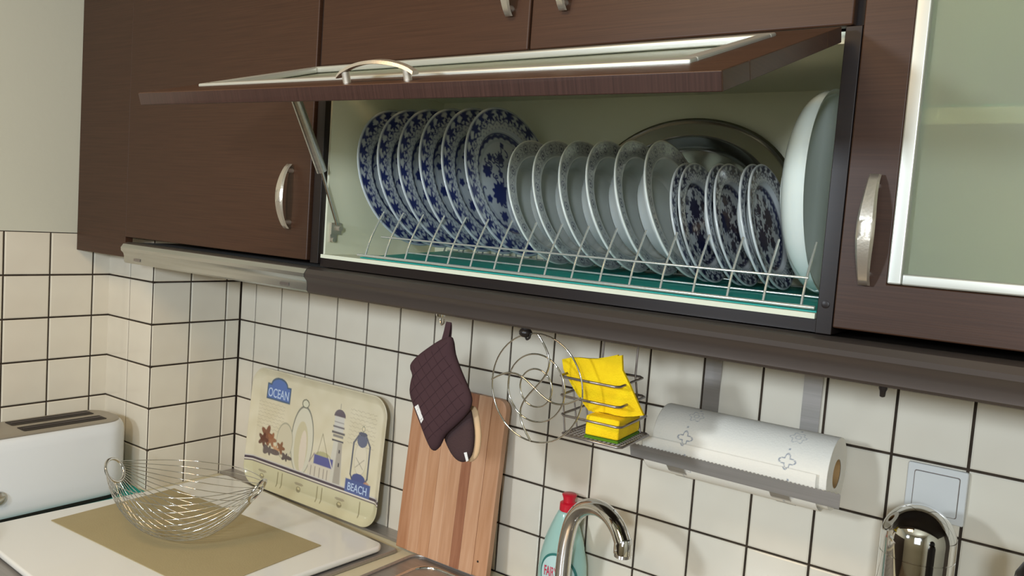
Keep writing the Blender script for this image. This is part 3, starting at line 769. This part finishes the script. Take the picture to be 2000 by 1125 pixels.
for i in range(N+1):
    x = 1.2625+(1.590-1.2625)*i/N; pts.append((x, 1.2665-.0025*i/N+(.0018 if i % 2 else 0)))
pts += [(1.590, 1.2440), (1.266, 1.2465)]
obj('serrated_bar', MB().prism(pts[1:], .139, .1405, Matrix(((1, 0, 0, 0), (0, 0, -1, 0), (0, 1, 0, 0), (0, 0, 0, 1)))), M['steel'], ph)

rl = thing('paper_towel_roll', 'white paper towel roll with faint grey-blue motifs in wall holder', 'paper towel', (1.43, -.072, 1.275))
RX0, RX1, RC, RR = 1.2935, 1.5665, (-.072, 1.2745), .0535
def roll_paint(u, v):         # u along metres, v angle in radians
    m = np.zeros_like(u)
    for uc in (.055, .215):
        for j in range(8):
            vc = j*2*PI/8*1.0+.3; dv_ = ((v-vc+PI) % (2*PI)-PI)*RR; du = u-uc-.006*math.sin(j*2)
            if j % 2 == 0:
                d = np.hypot(du, dv_*1.1); a = np.arctan2(dv_, du)
                m = np.maximum(m, sm(np.abs(d-.009-.003*np.cos(4*a))-.0010, .0012))
            else:
                d = np.hypot(du, dv_); m = np.maximum(m, sm(np.abs(d-.010-.002*np.cos(6*np.arctan2(dv_, du)))-.0005, .0012)*.7)
                m = np.maximum(m, sm(np.abs(d-.004)-.0005, .0012)*.6)
            m = np.maximum(m, sm(np.hypot(du, dv_-.018)-.0014, .0012))
    base = np.array(lin((248, 242, 228))); ink = np.array(lin((96, 112, 142)))
    return base*(1-m[:, None]*.8)+ink*m[:, None]*.8
def roll_mesh(parent, name, x0, x1, a0, a1, rf, thick, nu, nv, closed):
    us = np.linspace(x0, x1, nu); vs = np.linspace(a0, a1, nv, endpoint=not closed)
    V = []; 
    for vv in vs:
        r = rf(vv); y = RC[0]-r*math.cos(vv); z = RC[1]+r*math.sin(vv)
        for uu in us: V.append((uu, y, z))
    C = roll_paint(np.tile(us-RX0, nv), np.repeat(vs, nu)); nt = len(V)
    F = []
    for j in range(nv if closed else nv-1):
        for i in range(nu-1): F.append((j*nu+i, j*nu+i+1, ((j+1) % nv)*nu+i+1, ((j+1) % nv)*nu+i))
    if closed:      # end faces with a hole, and the bore
        for side, col_ in ((0, 0), (1, nu-1)):
            o_ = len(V); uu = us[col_]
            for vv in vs: V.append((uu, RC[0]-.0215*math.cos(vv), RC[1]+.0215*math.sin(vv)))
            for j in range(nv):
                j2 = (j+1) % nv; F.append((j*nu+col_, j2*nu+col_, o_+j2, o_+j))
    off = wloc(parent); V = [(a-off[0], b-off[1], c-off[2]) for a, b, c in V]
    me = bpy.data.meshes.new(name); me.from_pydata(V, [], F)
    for i_, p in enumerate(me.polygons): p.use_smooth = len(p.vertices) == 4 and (max(p.vertices) < nt)
    at = me.color_attributes.new('paint', 'FLOAT_COLOR', 'POINT'); full = np.ones((len(V), 4), 'f'); full[:, :3] = lin((244, 238, 226)); full[:nt, :3] = C
    at.data.foreach_set('color', full.ravel()); me.materials.append(M['paper'])
    o = bpy.data.objects.new(name, me); COL.objects.link(o); o.parent = parent
    if not closed:
        so = o.modifiers.new('solid', 'SOLIDIFY'); so.thickness = .0008
    return o
roll_mesh(rl, 'roll', RX0, RX1, 0, 2*PI, lambda v: RR, 0, 230, 220, True)
roll_mesh(rl, 'loose_sheet', RX0-.013, RX1-.013, math.radians(8), math.radians(-118), lambda v: RR+.0045*max(0, math.cos(v+.25))+.002, 0, 200, 90, False)
co = MB()
n = 32; V = []
for x in (RX0+.001, RX1-.0005):
    for r in (.0214, .0198):
        for i in range(n): V.append((x, RC[0]-r*math.cos(2*PI*i/n), RC[1]+r*math.sin(2*PI*i/n)))
F = []
for i in range(n):
    j = (i+1) % n
    F += [(i, j, 2*n+j, 2*n+i), (n+i, 3*n+i, 3*n+j, n+j), (i, n+i, n+j, j), (2*n+i, 2*n+j, 3*n+j, 3*n+i)]
co.add(V, F)
obj('cardboard_core', co, M['card'], rl, smooth=50)

# ------------------------------------------------------------------ switch
sw = thing('light_switch', 'square white light switch on the tiles behind the chrome dome', 'switch', (1.69, -.004, 1.26))
obj('plate', MB().prism(rrect(1.6495, 1.7285, 1.2215, 1.3005, .003), .0006, .0085, Matrix(((1, 0, 0, 0), (0, 0, -1, 0), (0, 1, 0, 0), (0, 0, 0, 1)))), M['switch'], sw, bevel=.002)
obj('groove', MB().prism(rrect(1.6590, 1.7190, 1.2310, 1.2910, .003), .0085, .0088, Matrix(((1, 0, 0, 0), (0, 0, -1, 0), (0, 1, 0, 0), (0, 0, 0, 1)))), M['wire'], sw)
obj('rocker', MB().prism(rrect(1.6600, 1.7180, 1.2320, 1.2900, .003), .0088, .0112, Matrix(((1, 0, 0, 0), (0, 0, -1, 0), (0, 1, 0, 0), (0, 0, 0, 1)))), M['switch'], sw, bevel=.001)

# ------------------------------------------------------------------ chrome domed canister
DC = (1.6870, -.105); DR = .0470
dp = [(.002, CT+.003), (DR, CT+.003), (DR, 1.160)]
for i in range(1, 17):
    a = i/16*PI/2; dp.append((max(DR*math.cos(a), .001), 1.228+DR*.95*math.sin(a) if i else 1.2))
dp = [(.002, CT+.0035), (DR-.001, CT+.0035), (DR, CT+.006), (DR, 1.1995), (DR-.0008, 1.2000), (DR-.0008, 1.2006), (DR, 1.2012), (DR, 1.2200)]
for i in range(1, 19):
    a = i/18*PI/2; dp.append((max(DR*math.cos(a), .001), 1.2200+.0470*math.sin(a)))
cn = thing('canister', 'tall chrome canister with mirror dome top in front of the switch', 'canister', (DC[0], DC[1], CT))
obj('body', MB().lathe(dp, 64, Matrix.Translation((DC[0], DC[1], 0))), M['chrome'], cn, smooth=50)
# ------------------------------------------------------------------ dark object at the right edge
bk2 = thing('thermos', 'black flask whose rounded top just shows at the lower right edge', 'flask', (1.838, -.25, CT))
obj('body', MB().lathe([(.002, CT+.0005), (.036, CT+.0005), (.038, CT+.004), (.038, 1.20), (.030, 1.225), (.022, 1.232)], 40, Matrix.Translation((1.834, -.25, 0))), M['black'], bk2, smooth=50)
obj('cap', MB().lathe([(.020, 1.232), (.026, 1.2325), (.0285, 1.243), (.027, 1.258), (.021, 1.270), (.010, 1.2765), (.001, 1.278)], 40, Matrix.Translation((1.834, -.25, 0))), M['black'], bk2, smooth=50)

# ------------------------------------------------------------------ faucet
fc = thing('faucet', 'curved chrome swan-neck faucet in front of the mint soap bottle', 'faucet', (1.14, -.10, CT))
pts = [(1.126, -.095, CT+.03), (1.126, -.095, .96), (1.127, -.096, 1.01), (1.131, -.098, 1.052), (1.143, -.105, 1.092), (1.170, -.120, 1.124), (1.206, -.141, 1.141), (1.241, -.162, 1.144), (1.270, -.179, 1.133), (1.286, -.189, 1.116)]
pts = [(x+.004, y, z+.005) for x, y, z in pts]
obj('spout', MB().tube(smooth_line(pts, 3), .0138, 20), M['chrome'], fc, smooth=60)
tp = pts[-1]
obj('aerator', MB().lathe([(.010, 0), (.0135, .001), (.0140, .006), (.0150, .0065), (.0150, .021), (.013, .027), (.0118, .030)], 28, Matrix.Translation((tp[0]+.001, tp[1], tp[2]-.022))), M['chrome'], fc, smooth=40)
obj('body', MB().lathe([(.002, CT+.003), (.030, CT+.003), (.030, CT+.008), (.023, CT+.013), (.021, CT+.06), (.014, CT+.068), (.013, CT+.075)], 32, Matrix.Translation((1.126, -.095, 0))), M['chrome'], fc, smooth=50)
obj('lever', MB().tube([(1.146, -.104, CT+.04), (1.19, -.12, CT+.055), (1.21, -.128, CT+.058)], .005, 10), M['chrome'], fc, smooth=60)

# ------------------------------------------------------------------ dish soap bottle
sb = thing('soap_bottle', 'mint green dish soap bottle with red cap behind the faucet', 'bottle', (1.098, -.062, CT))
sc_ = (1.094, -.036)
V = []; F = []; n = 40
prof = [(.001, .9035), (.046, .9035), (.049, .910), (.050, .93), (.0505, .965), (.0480, .99), (.0440, 1.008), (.0415, 1.016), (.0412, 1.020), (.037, 1.033), (.029, 1.053), (.0215, 1.070), (.0165, 1.080), (.0145, 1.0835), (.001, 1.0837)]
for r, z in prof:
    for i in range(n):
        a = 2*PI*i/n; c_, s_ = math.cos(a), math.sin(a)
        V.append((sc_[0]+r*c_, sc_[1]+min(r, .012+r*.34)*s_, z))
F = [(i*n+k_, i*n+(k_+1) % n, (i+1)*n+(k_+1) % n, (i+1)*n+k_) for i in range(len(prof)-1) for k_ in range(n)]+[tuple(range(n-1, -1, -1)), tuple((len(prof)-1)*n+k_ for k_ in range(n))]
obj('body', MB().add(V, F), M['soap'], sb, smooth=60)
cap = MB().lathe([(.0155, 1.084), (.0162, 1.086), (.0158, 1.098), (.012, 1.1005)], 28, Matrix.Translation((sc_[0]+.002, sc_[1], 0)))
cap.lathe([(.0110, 1.1006), (.0112, 1.106), (.0135, 1.1125), (.0140, 1.114), (.0125, 1.1155)], 24, Matrix.Translation((sc_[0]+.003, sc_[1], 0)))
obj('cap', cap, M['red'], sb, smooth=50)
def oval(cx, cz, a, b, n=40): return [(cx+a*math.cos(2*PI*i/n), cz+b*math.sin(2*PI*i/n)) for i in range(n)]
MX = lambda y: Matrix(((1, 0, 0, 0), (0, 0, -1, y), (0, 1, 0, 0), (0, 0, 0, 1)))
def curved_label(name, poly, m, lift, parent):
    # flat print wrapped on the front of the bottle
    V = []; cx = sum(p[0] for p in poly)/len(poly); cz = sum(p[1] for p in poly)/len(poly)
    n = len(poly); rings = (1, .8, .6, .4, .2)
    for s_ in rings:
        for x, z in poly:
            xx, zz = cx+(x-cx)*s_, cz+(z-cz)*s_
            q = max(0, 1-((xx-sc_[0])/.0505)**2)**.5
            V.append((xx, sc_[1]-.0292*q-lift, zz))
    V.append((cx, sc_[1]-.0292-lift, cz))
    F = [(i*n+k_, i*n+(k_+1) % n, (i+1)*n+(k_+1) % n, (i+1)*n+k_) for i in range(len(rings)-1) for k_ in range(n)]+[((len(rings)-1)*n+k_, (len(rings)-1)*n+(k_+1) % n, len(V)-1) for k_ in range(n)]
    return obj(name, MB().add(V, F), m, parent, smooth=60)
curved_label('label_border', oval(1.099, .968, .038, .042), M['tgreen'], .0006, sb)
curved_label('label', oval(1.099, .967, .0345, .0385), M['soapl'], .0012, sb)
def text(name, s_, size, m, mtx, parent, sx=1.0, ext=.0002):
    cu_ = bpy.data.curves.new(name, 'FONT'); cu_.body = s_; cu_.size = size; cu_.extrude = ext; cu_.align_x = 'CENTER'; cu_.offset = size*.012
    tmp = bpy.data.objects.new(name, cu_); COL.objects.link(tmp); dg = bpy.context.evaluated_depsgraph_get()
    me_ = bpy.data.meshes.new_from_object(tmp.evaluated_get(dg)); bpy.data.objects.remove(tmp); me_.materials.clear(); me_.materials.append(m)
    o = bpy.data.objects.new(name, me_); COL.objects.link(o); o.parent = parent
    mm_ = mtx.copy(); mm_.translation = mm_.translation-wloc(parent); o.matrix_local = mm_ @ Matrix.Diagonal((sx, 1, 1, 1)); return o
text('lettering', 'FAIRY', .026, M['redtxt'], frame((1.0870, sc_[1]-.0304, .964), (1, 0, .02), (0, 0, 1)), sb, .42)

# ------------------------------------------------------------------ cutting board
bw, bh, bt = .2415, .352, .016
mb_ = frame((.7005, -.0520, CT+.0065), (1, 0, .008), (0, .098, 1))     # x right, y up the board, z towards the viewer
cbd = thing('cutting_board', 'tall wooden cutting board of glued staves leaning on the tiles', 'cutting board', (.82, -.03, CT))
edges = [0, .032, .060, .090, .117, .148, .172, .206, bw]
tone = [2, 1, 0, 1, 4, 3, 1, 0]
outline = [(0, .0), (bw, .0), (bw, bh-.03)]
for i in range(9):
    a = i/8*PI/2; outline.append((bw-.022+.022*math.cos(a), bh-.022+.022*math.sin(a)))
for i in range(9):
    a = PI/2+i/8*PI/2; outline.append((.022+.022*math.cos(a), bh-.022+.022*math.sin(a)))
def clip_poly(pl, x0, x1):
    for xs, sg_ in ((x0, 1), (x1, -1)):
        out = []
        for i in range(len(pl)):
            a, b = pl[i-1], pl[i]; ia, ib = (a[0]-xs)*sg_ >= 0, (b[0]-xs)*sg_ >= 0
            if ia != ib:
                t_ = (xs-a[0])/(b[0]-a[0]); out.append((xs, a[1]+(b[1]-a[1])*t_))
            if ib: out.append(b)
        pl = out
    return pl
for i in range(8):
    pl = clip_poly(outline, edges[i]+.0001, edges[i+1]-.0001)
    obj('stave', MB().prism(pl, 0, bt+(i % 3)*.00015, mb_), M['woods'][tone[i]], cbd, bevel=.0006 if 0 < i < 7 else .002)
obj('hole_shade_disc', MB().lathe([(.0001, bt+.0004), (.0075, bt+.0004), (.0075, bt+.0008), (.0001, bt+.0008)], 20, mb_ @ Matrix.Translation((.163, bh-.043, 0))), M['dark'], cbd)  # dark disc laid on the staves, shade of the hanging hole as colour
obj('knot', MB().lathe([(.0001, bt+.0003), (.0022, bt+.0003), (.0022, bt+.0006), (.0001, bt+.0006)], 12, mb_ @ Matrix.Translation((.218, .03, 0))), M['dark'], cbd)

# ------------------------------------------------------------------ printed tray
TW, TH = .468, .292
def tray_paint(u, v):      # u right, v down, 0..1
    c = np.empty((len(u), 3)); c[:] = lin((220, 212, 186))
    X = u*TW; Y = v*TH
    def mix(m, rgb, k=1.0):
        nonlocal c
        m = np.clip(m*k, 0, 1)[:, None]; c = c*(1-m)+np.array(lin(rgb))*m
    def rect(x0, x1, y0, y1, e=.0015): return np.minimum(np.minimum(sm(x0-X, e), sm(X-x1, e)), np.minimum(sm(y0-Y, e), sm(Y-y1, e)))
    def ell(cx, cy, a, b, e=.04): return sm(np.hypot((X-cx)/a, (Y-cy)/b)-1, e)
    def line(x0, y0, x1, y1, w_): 
        vx, vy = x1-x0, y1-y0; t_ = np.clip(((X-x0)*vx+(Y-y0)*vy)/(vx*vx+vy*vy), 0, 1)
        return sm(np.hypot(X-x0-t_*vx, Y-y0-t_*vy)-w_, .0015)
    mott = .5+.25*np.sin(X*61+3*np.sin(Y*47))+.25*np.sin(Y*83+2*np.sin(X*71)); mix(np.clip(mott, 0, 1), (206, 196, 164), .55)
    # handwriting
    for j in range(9):
        yy = .045+j*.0095
        mix(sm(np.abs(Y-yy-.0012*np.sin(X*420+j*3)-.0008*np.sin(X*900))-.0005, .0012)*rect(.345, .43, 0, .15, .004), (166, 154, 128), .75)
    for j in range(8):
        yy = .085+j*.009
        mix(sm(np.abs(Y-yy-.0012*np.sin(X*390+j*2)-.0008*np.sin(X*850))-.0005, .0012)*rect(.02, .12, 0, .17, .004), (168, 158, 132), .75)
    # OCEAN plaque
    mix(np.maximum(rect(.045, .135, .035, .075), ell(.09, .037, .032, .020)), (74, 96, 120))
    mix(np.maximum(rect(.049, .131, .039, .071), ell(.09, .038, .028, .016)), (88, 116, 178))
    # glass float / cloche
    mix(ell(.192, .150, .040, .083), (118, 118, 108)); mix(ell(.192, .152, .0375, .080), (214, 210, 190))
    mix(ell(.190, .165, .024, .060), (196, 184, 140), .6); mix(ell(.198, .175, .012, .05), (228, 214, 200), .7)
    mix(ell(.192, .062, .013, .011), (120, 120, 104)); mix(ell(.192, .062, .010, .008), (216, 214, 190))
    mix(ell(.13, .165, .030, .045), (170, 166, 146)); mix(ell(.13, .166, .028, .042), (208, 200, 174))
    # coral, starfish
    for cx, cy, a, b, col_ in ((.062, .165, .024, .026, (122, 70, 46)), (.082, .172, .018, .018, (150, 98, 66)), (.05, .178, .02, .018, (96, 54, 40)), (.118, .185, .016, .016, (132, 86, 58)), (.10, .192, .014, .01, (196, 150, 110)), (.075, .200, .040, .012, (96, 84, 84)), (.14, .203, .022, .010, (92, 80, 80))):
        a_ = np.arctan2(Y-cy, X-cx); mix(sm(np.hypot((X-cx)/a, (Y-cy)/b)-.8-.25*np.cos(a_*5), .15), col_, .95)
    # lighthouse
    mix(line(.312, .040, .312, .055, .0006), (90, 86, 90))
    mix(np.minimum(ell(.312, .070, .019, .017), sm(Y-.070, .002)), (96, 84, 92))
    mix(rect(.296, .328, .070, .105), (206, 204, 196)); mix(rect(.293, .331, .092, .096), (112, 106, 108)); mix(rect(.296, .328, .082, .084), (150, 146, 142))
    mix(rect(.291, .334, .105, .110), (96, 92, 96)); mix(rect(.296, .330, .112, .118), (140, 136, 130)); mix(rect(.294, .332, .124, .128), (80, 76, 84))
    tw = .014+(Y-.128)*.10
    mix(np.minimum(sm(np.abs(X-.314)-tw, .0015), rect(.2, .4, .128, .232)), (208, 204, 190))
    mix(np.minimum(sm(np.abs(X-.322)-tw*.5, .003), rect(.2, .4, .128, .232)), (160, 152, 140), .8)
    mix(rect(.320, .324, .145, .153), (60, 56, 64)); mix(rect(.322, .326, .175, .184), (60, 56, 64))
    # bushes, mast
    mix(ell(.27, .175, .028, .014), (170, 166, 118), .8); mix(line(.262, .12, .29, .18, .0007), (120, 110, 84)); mix(line(.262, .12, .25, .17, .0006), (120, 110, 84))
    # house
    mix(rect(.222, .300, .192, .236), (212, 204, 186))
    for xx in (.232, .246, .262, .276, .288): mix(rect(xx, xx+.0025, .200, .234), (150, 140, 130))
    mix(np.minimum(rect(.232, .305, .172, .194), sm((.245-X)*.8-(Y-.172)*0-.004, .003)), (96, 96, 150)); mix(line(.225, .194, .240, .170, .0012), (150, 132, 132)); mix(line(.290, .170, .306, .196, .0016), (214, 206, 196))
    # lantern
    for sx in (-1, 1):
        mix(line(.392+sx*.012, .098, .392+sx*.026, .118, .0022), (96, 98, 112)); mix(line(.392+sx*.026, .118, .392+sx*.027, .190, .0022), (88, 90, 104)); mix(line(.392+sx*.027, .19, .392+sx*.018, .205, .002), (88, 90, 104))
    mix(ell(.392, .150, .020, .038), (196, 190, 170)); mix(ell(.392, .150, .0185, .036), (220, 212, 190)); mix(line(.378, .172, .404, .150, .0006), (130, 124, 110)); mix(line(.378, .150, .402, .172, .0006), (130, 124, 110))
    mix(ell(.392, .110, .016, .014), (104, 108, 128)); mix(ell(.392, .094, .014, .005), (92, 94, 110)); mix(ell(.392, .082, .005, .007), (150, 150, 130)); mix(ell(.392, .082, .003, .005), (226, 214, 182))
    mix(ell(.392, .196, .021, .012), (84, 92, 140)); mix(rect(.372, .412, .200, .212), (84, 92, 140)); mix(ell(.418, .205, .010, .008), (190, 140, 110), .8)
    # lower bands and drawers
    for y0, y1, col_ in ((.2235, .2265, (200, 196, 190)), (.2265, .2325, (80, 68, 78)), (.2325, .2360, (226, 218, 206)), (.2360, .2385, (100, 88, 92))):
        mix(rect(-.01, TW+.01, y0, y1, .001), col_)
    mix(rect(-.01, TW+.01, .2385, TH+.01), (208, 202, 166))
    for xx in (.118, .134, .262, .278, .404): mix(rect(xx, xx+.0028, .244, .280), (140, 130, 96))
    for xx in (.06, .198, .340): mix(ell(xx, .255, .016, .0035), (160, 150, 124), .8); mix(ell(xx, .268, .008, .007), (132, 122, 92), .8); mix(ell(xx, .266, .005, .003), (214, 204, 160))
    # BEACH plaque
    mix(rect(.352, .432, .202, .2325), (86, 100, 150))
    return c
mtr = frame((.1515, -.0165, 1.2015), (1, 0, 0), (0, .075, 1))
tray = thing('serving_tray', 'cream melamine tray with seaside print standing against the tiles', 'tray', (.38, -.03, CT))
nu, nv = 312, 195
def edge_z(x, y):       # rim lip towards the viewer
    r = .045; dx = np.maximum(np.abs(x-TW/2)-(TW/2-r), 0); dy = np.maximum(np.abs(y-TH/2)-(TH/2-r), 0)
    d = r-np.hypot(dx, dy); 
    return d
us = np.linspace(0, TW, nu); vs = np.linspace(0, TH, nv)
XX, YY = np.meshgrid(us, vs); 
# pull the outer grid points onto the rounded outline
r = .045
fx = XX.copy(); fy = YY.copy()
dx = np.maximum(np.abs(XX-TW/2)-(TW/2-r), 0); dy = np.maximum(np.abs(YY-TH/2)-(TH/2-r), 0)
inc = (dx > 0) & (dy > 0); q = np.where(inc, np.maximum(dx, dy)/np.maximum(np.hypot(dx, dy), 1e-9), 1)
fx = np.where(inc, TW/2+np.sign(XX-TW/2)*((TW/2-r)+dx*q), XX); fy = np.where(inc, TH/2+np.sign(YY-TH/2)*((TH/2-r)+dy*q), YY)
dx = np.maximum(np.abs(fx-TW/2)-(TW/2-r), 0); dy = np.maximum(np.abs(fy-TH/2)-(TH/2-r), 0)
dd = np.minimum(r-np.hypot(dx, dy), np.minimum(TW/2-np.abs(fx-TW/2), TH/2-np.abs(fy-TH/2)))
zz = .003+.012*np.clip(1-dd/.020, 0, 1)**1.4
V = [tuple(mtr @ Vector((a, -b, c_))) for a, b, c_ in zip(fx.ravel(), fy.ravel(), zz.ravel())]
F = [(j*nu+i, (j+1)*nu+i, (j+1)*nu+i+1, j*nu+i+1) for j in range(nv-1) for i in range(nu-1)]
offt = wloc(tray); me = bpy.data.meshes.new('printed_face'); me.from_pydata([(a-offt[0], b-offt[1], c_-offt[2]) for a, b, c_ in V], [], F)
for p in me.polygons: p.use_smooth = True
at = me.color_attributes.new('paint', 'FLOAT_COLOR', 'POINT'); full = np.ones((len(V), 4), 'f'); full[:, :3] = tray_paint(fx.ravel()/TW, fy.ravel()/TH)
at.data.foreach_set('color', full.ravel()); me.materials.append(M['tray'])
pfc = bpy.data.objects.new('printed_face', me); COL.objects.link(pfc); pfc.parent = tray
so = pfc.modifiers.new('solid', 'SOLIDIFY'); so.thickness = .0022; so.offset = -1
text('lettering', 'OCEAN', .031, M['bluetxt'], mtr @ Matrix.Translation((.090, -.0675, .0034)), tray, .74)
text('lettering', 'BEACH', .025, M['bluetxt'], mtr @ Matrix.Translation((.392, -.2265, .0034)), tray, .80)

# ------------------------------------------------------------------ chrome wire fruit basket
fb = thing('fruit_basket', 'chrome wire fruit basket with two round ring handles on the placemat', 'basket', (.405, -.378, CT+.027))
c0 = Vector((.405, -.378, 0)); ax = Vector((math.cos(math.radians(25)), math.sin(math.radians(25)), 0)); pp = Vector((-ax.y, ax.x, 0))
zb, zr = CT+.0285, 1.045; HL = .158; RRg = .0245
ringc = [c0-ax*HL, c0+ax*HL]
tilt = math.radians(28)
def ring_pt(side, a):      # a=0 bottom, + towards pp
    base = ringc[side]; outd = -ax if side == 0 else ax
    up = Vector((0, 0, 1))*math.cos(tilt)+outd*math.sin(tilt)
    p = base+pp*math.sin(a)*RRg-up*math.cos(a)*RRg
    return Vector((p.x, p.y, p.z+zr))
for side in (0, 1):
    obj('ring_handle', MB().tube([tuple(ring_pt(side, 2*PI*i/32)) for i in range(32)], .0032, 10, closed=True), M['chrome'], fb, smooth=80)
NW = 25
for i in range(NW):
    t_ = -1+2*i/(NW-1); b = t_*math.radians(96); a = t_*math.radians(125)
    A, B = ring_pt(0, a), ring_pt(1, a)
    wmid = .112*math.sin(b); zmid = zb+(zr-zb)*(1-math.cos(b))*.93
    mid = c0+pp*wmid; mid = Vector((mid.x, mid.y, zmid))
    pts = []
    for j in range(21):
        s_ = j/20; e = 1-abs(2*s_-1)**2.3
        L = A.lerp(B, s_); base = L
        pts.append(tuple(Vector((base.x, base.y, base.z)).lerp(Vector((base.x, base.y, 0))+pp*0, 0)*1 + (pp*(wmid-((base-c0).dot(pp))) + Vector((0, 0, zmid-base.z)))*e))
    obj('wire', MB().tube(pts, .00085, 6), M['chrome'], fb, smooth=80)

# ------------------------------------------------------------------ toaster and mat
tag(obj('counter_mat', MB().prism(rrect(-.150, .062, -.78, -.252, .004), CT+.0005, CT+.0025), M['teal']), 'teal rubber mat under the white toaster on the worktop', 'mat')
to = thing('toaster', 'long white toaster with steel top and two bread slots', 'toaster', (-.03, -.47, CT+.0025))
tx0, tx1, ty0, ty1 = -.105, .050, -.672, -.283
body = MB(); rings = []
def rr(ins, z): return [(x, y, z) for x, y in rrect(tx0+ins, tx1-ins, ty0+ins, ty1-ins, max(.062-ins, .01), 10)]
lv = [(.006, CT+.012), (.002, CT+.018), (0, CT+.03), (0, CT+.155), (.002, CT+.168), (.007, CT+.177), (.012, CT+.181)]
V = []
for ins, z in lv: V += rr(ins, z)
n = len(rr(0, 0))
body.add(V, [(i*n+k_, i*n+(k_+1) % n, (i+1)*n+(k_+1) % n, (i+1)*n+k_) for i in range(len(lv)-1) for k_ in range(n)]+[tuple(range(n-1, -1, -1)), tuple((len(lv)-1)*n+k_ for k_ in range(n))])
obj('shell', body, M['toast'], to, smooth=50)
obj('base', MB().prism([(x, y) for x, y, z in rr(.006, 0)], CT+.0027, CT+.0119), M['black'], to)
tp_ = MB(); V = []
for ins, z in ((.012, CT+.1812), (.013, CT+.184), (.020, CT+.1865), (.03, CT+.187)): V += rr(ins, z)
tp_.add(V, [(i*n+k_, i*n+(k_+1) % n, (i+1)*n+(k_+1) % n, (i+1)*n+k_) for i in range(3) for k_ in range(n)]+[tuple(range(n-1, -1, -1)), tuple(3*n+k_ for k_ in range(n))])
obj('steel_top', tp_, M['toptrim'], to, smooth=50)
for x0 in (-.070, -.012):
    s_ = obj('bread_slot', MB().prism(rrect(x0-.004, x0+.034, -.515, -.335, .004), CT+.1872, CT+.1878), M['dark'], to)
    obj('guard_wire', MB().tube([(x0+.015, -.510, CT+.1885), (x0+.015, -.34, CT+.1885)], .0012, 6), M['wire'], s_)
obj('dial', MB().lathe([(.001, 0), (.015, 0), (.015, .007), (.012, .010), (.001, .0105)], 28, frame((tx1, -.578, CT+.062), (0, 1, 0), (0, 0, 1))), M['alu'], to, smooth=50)
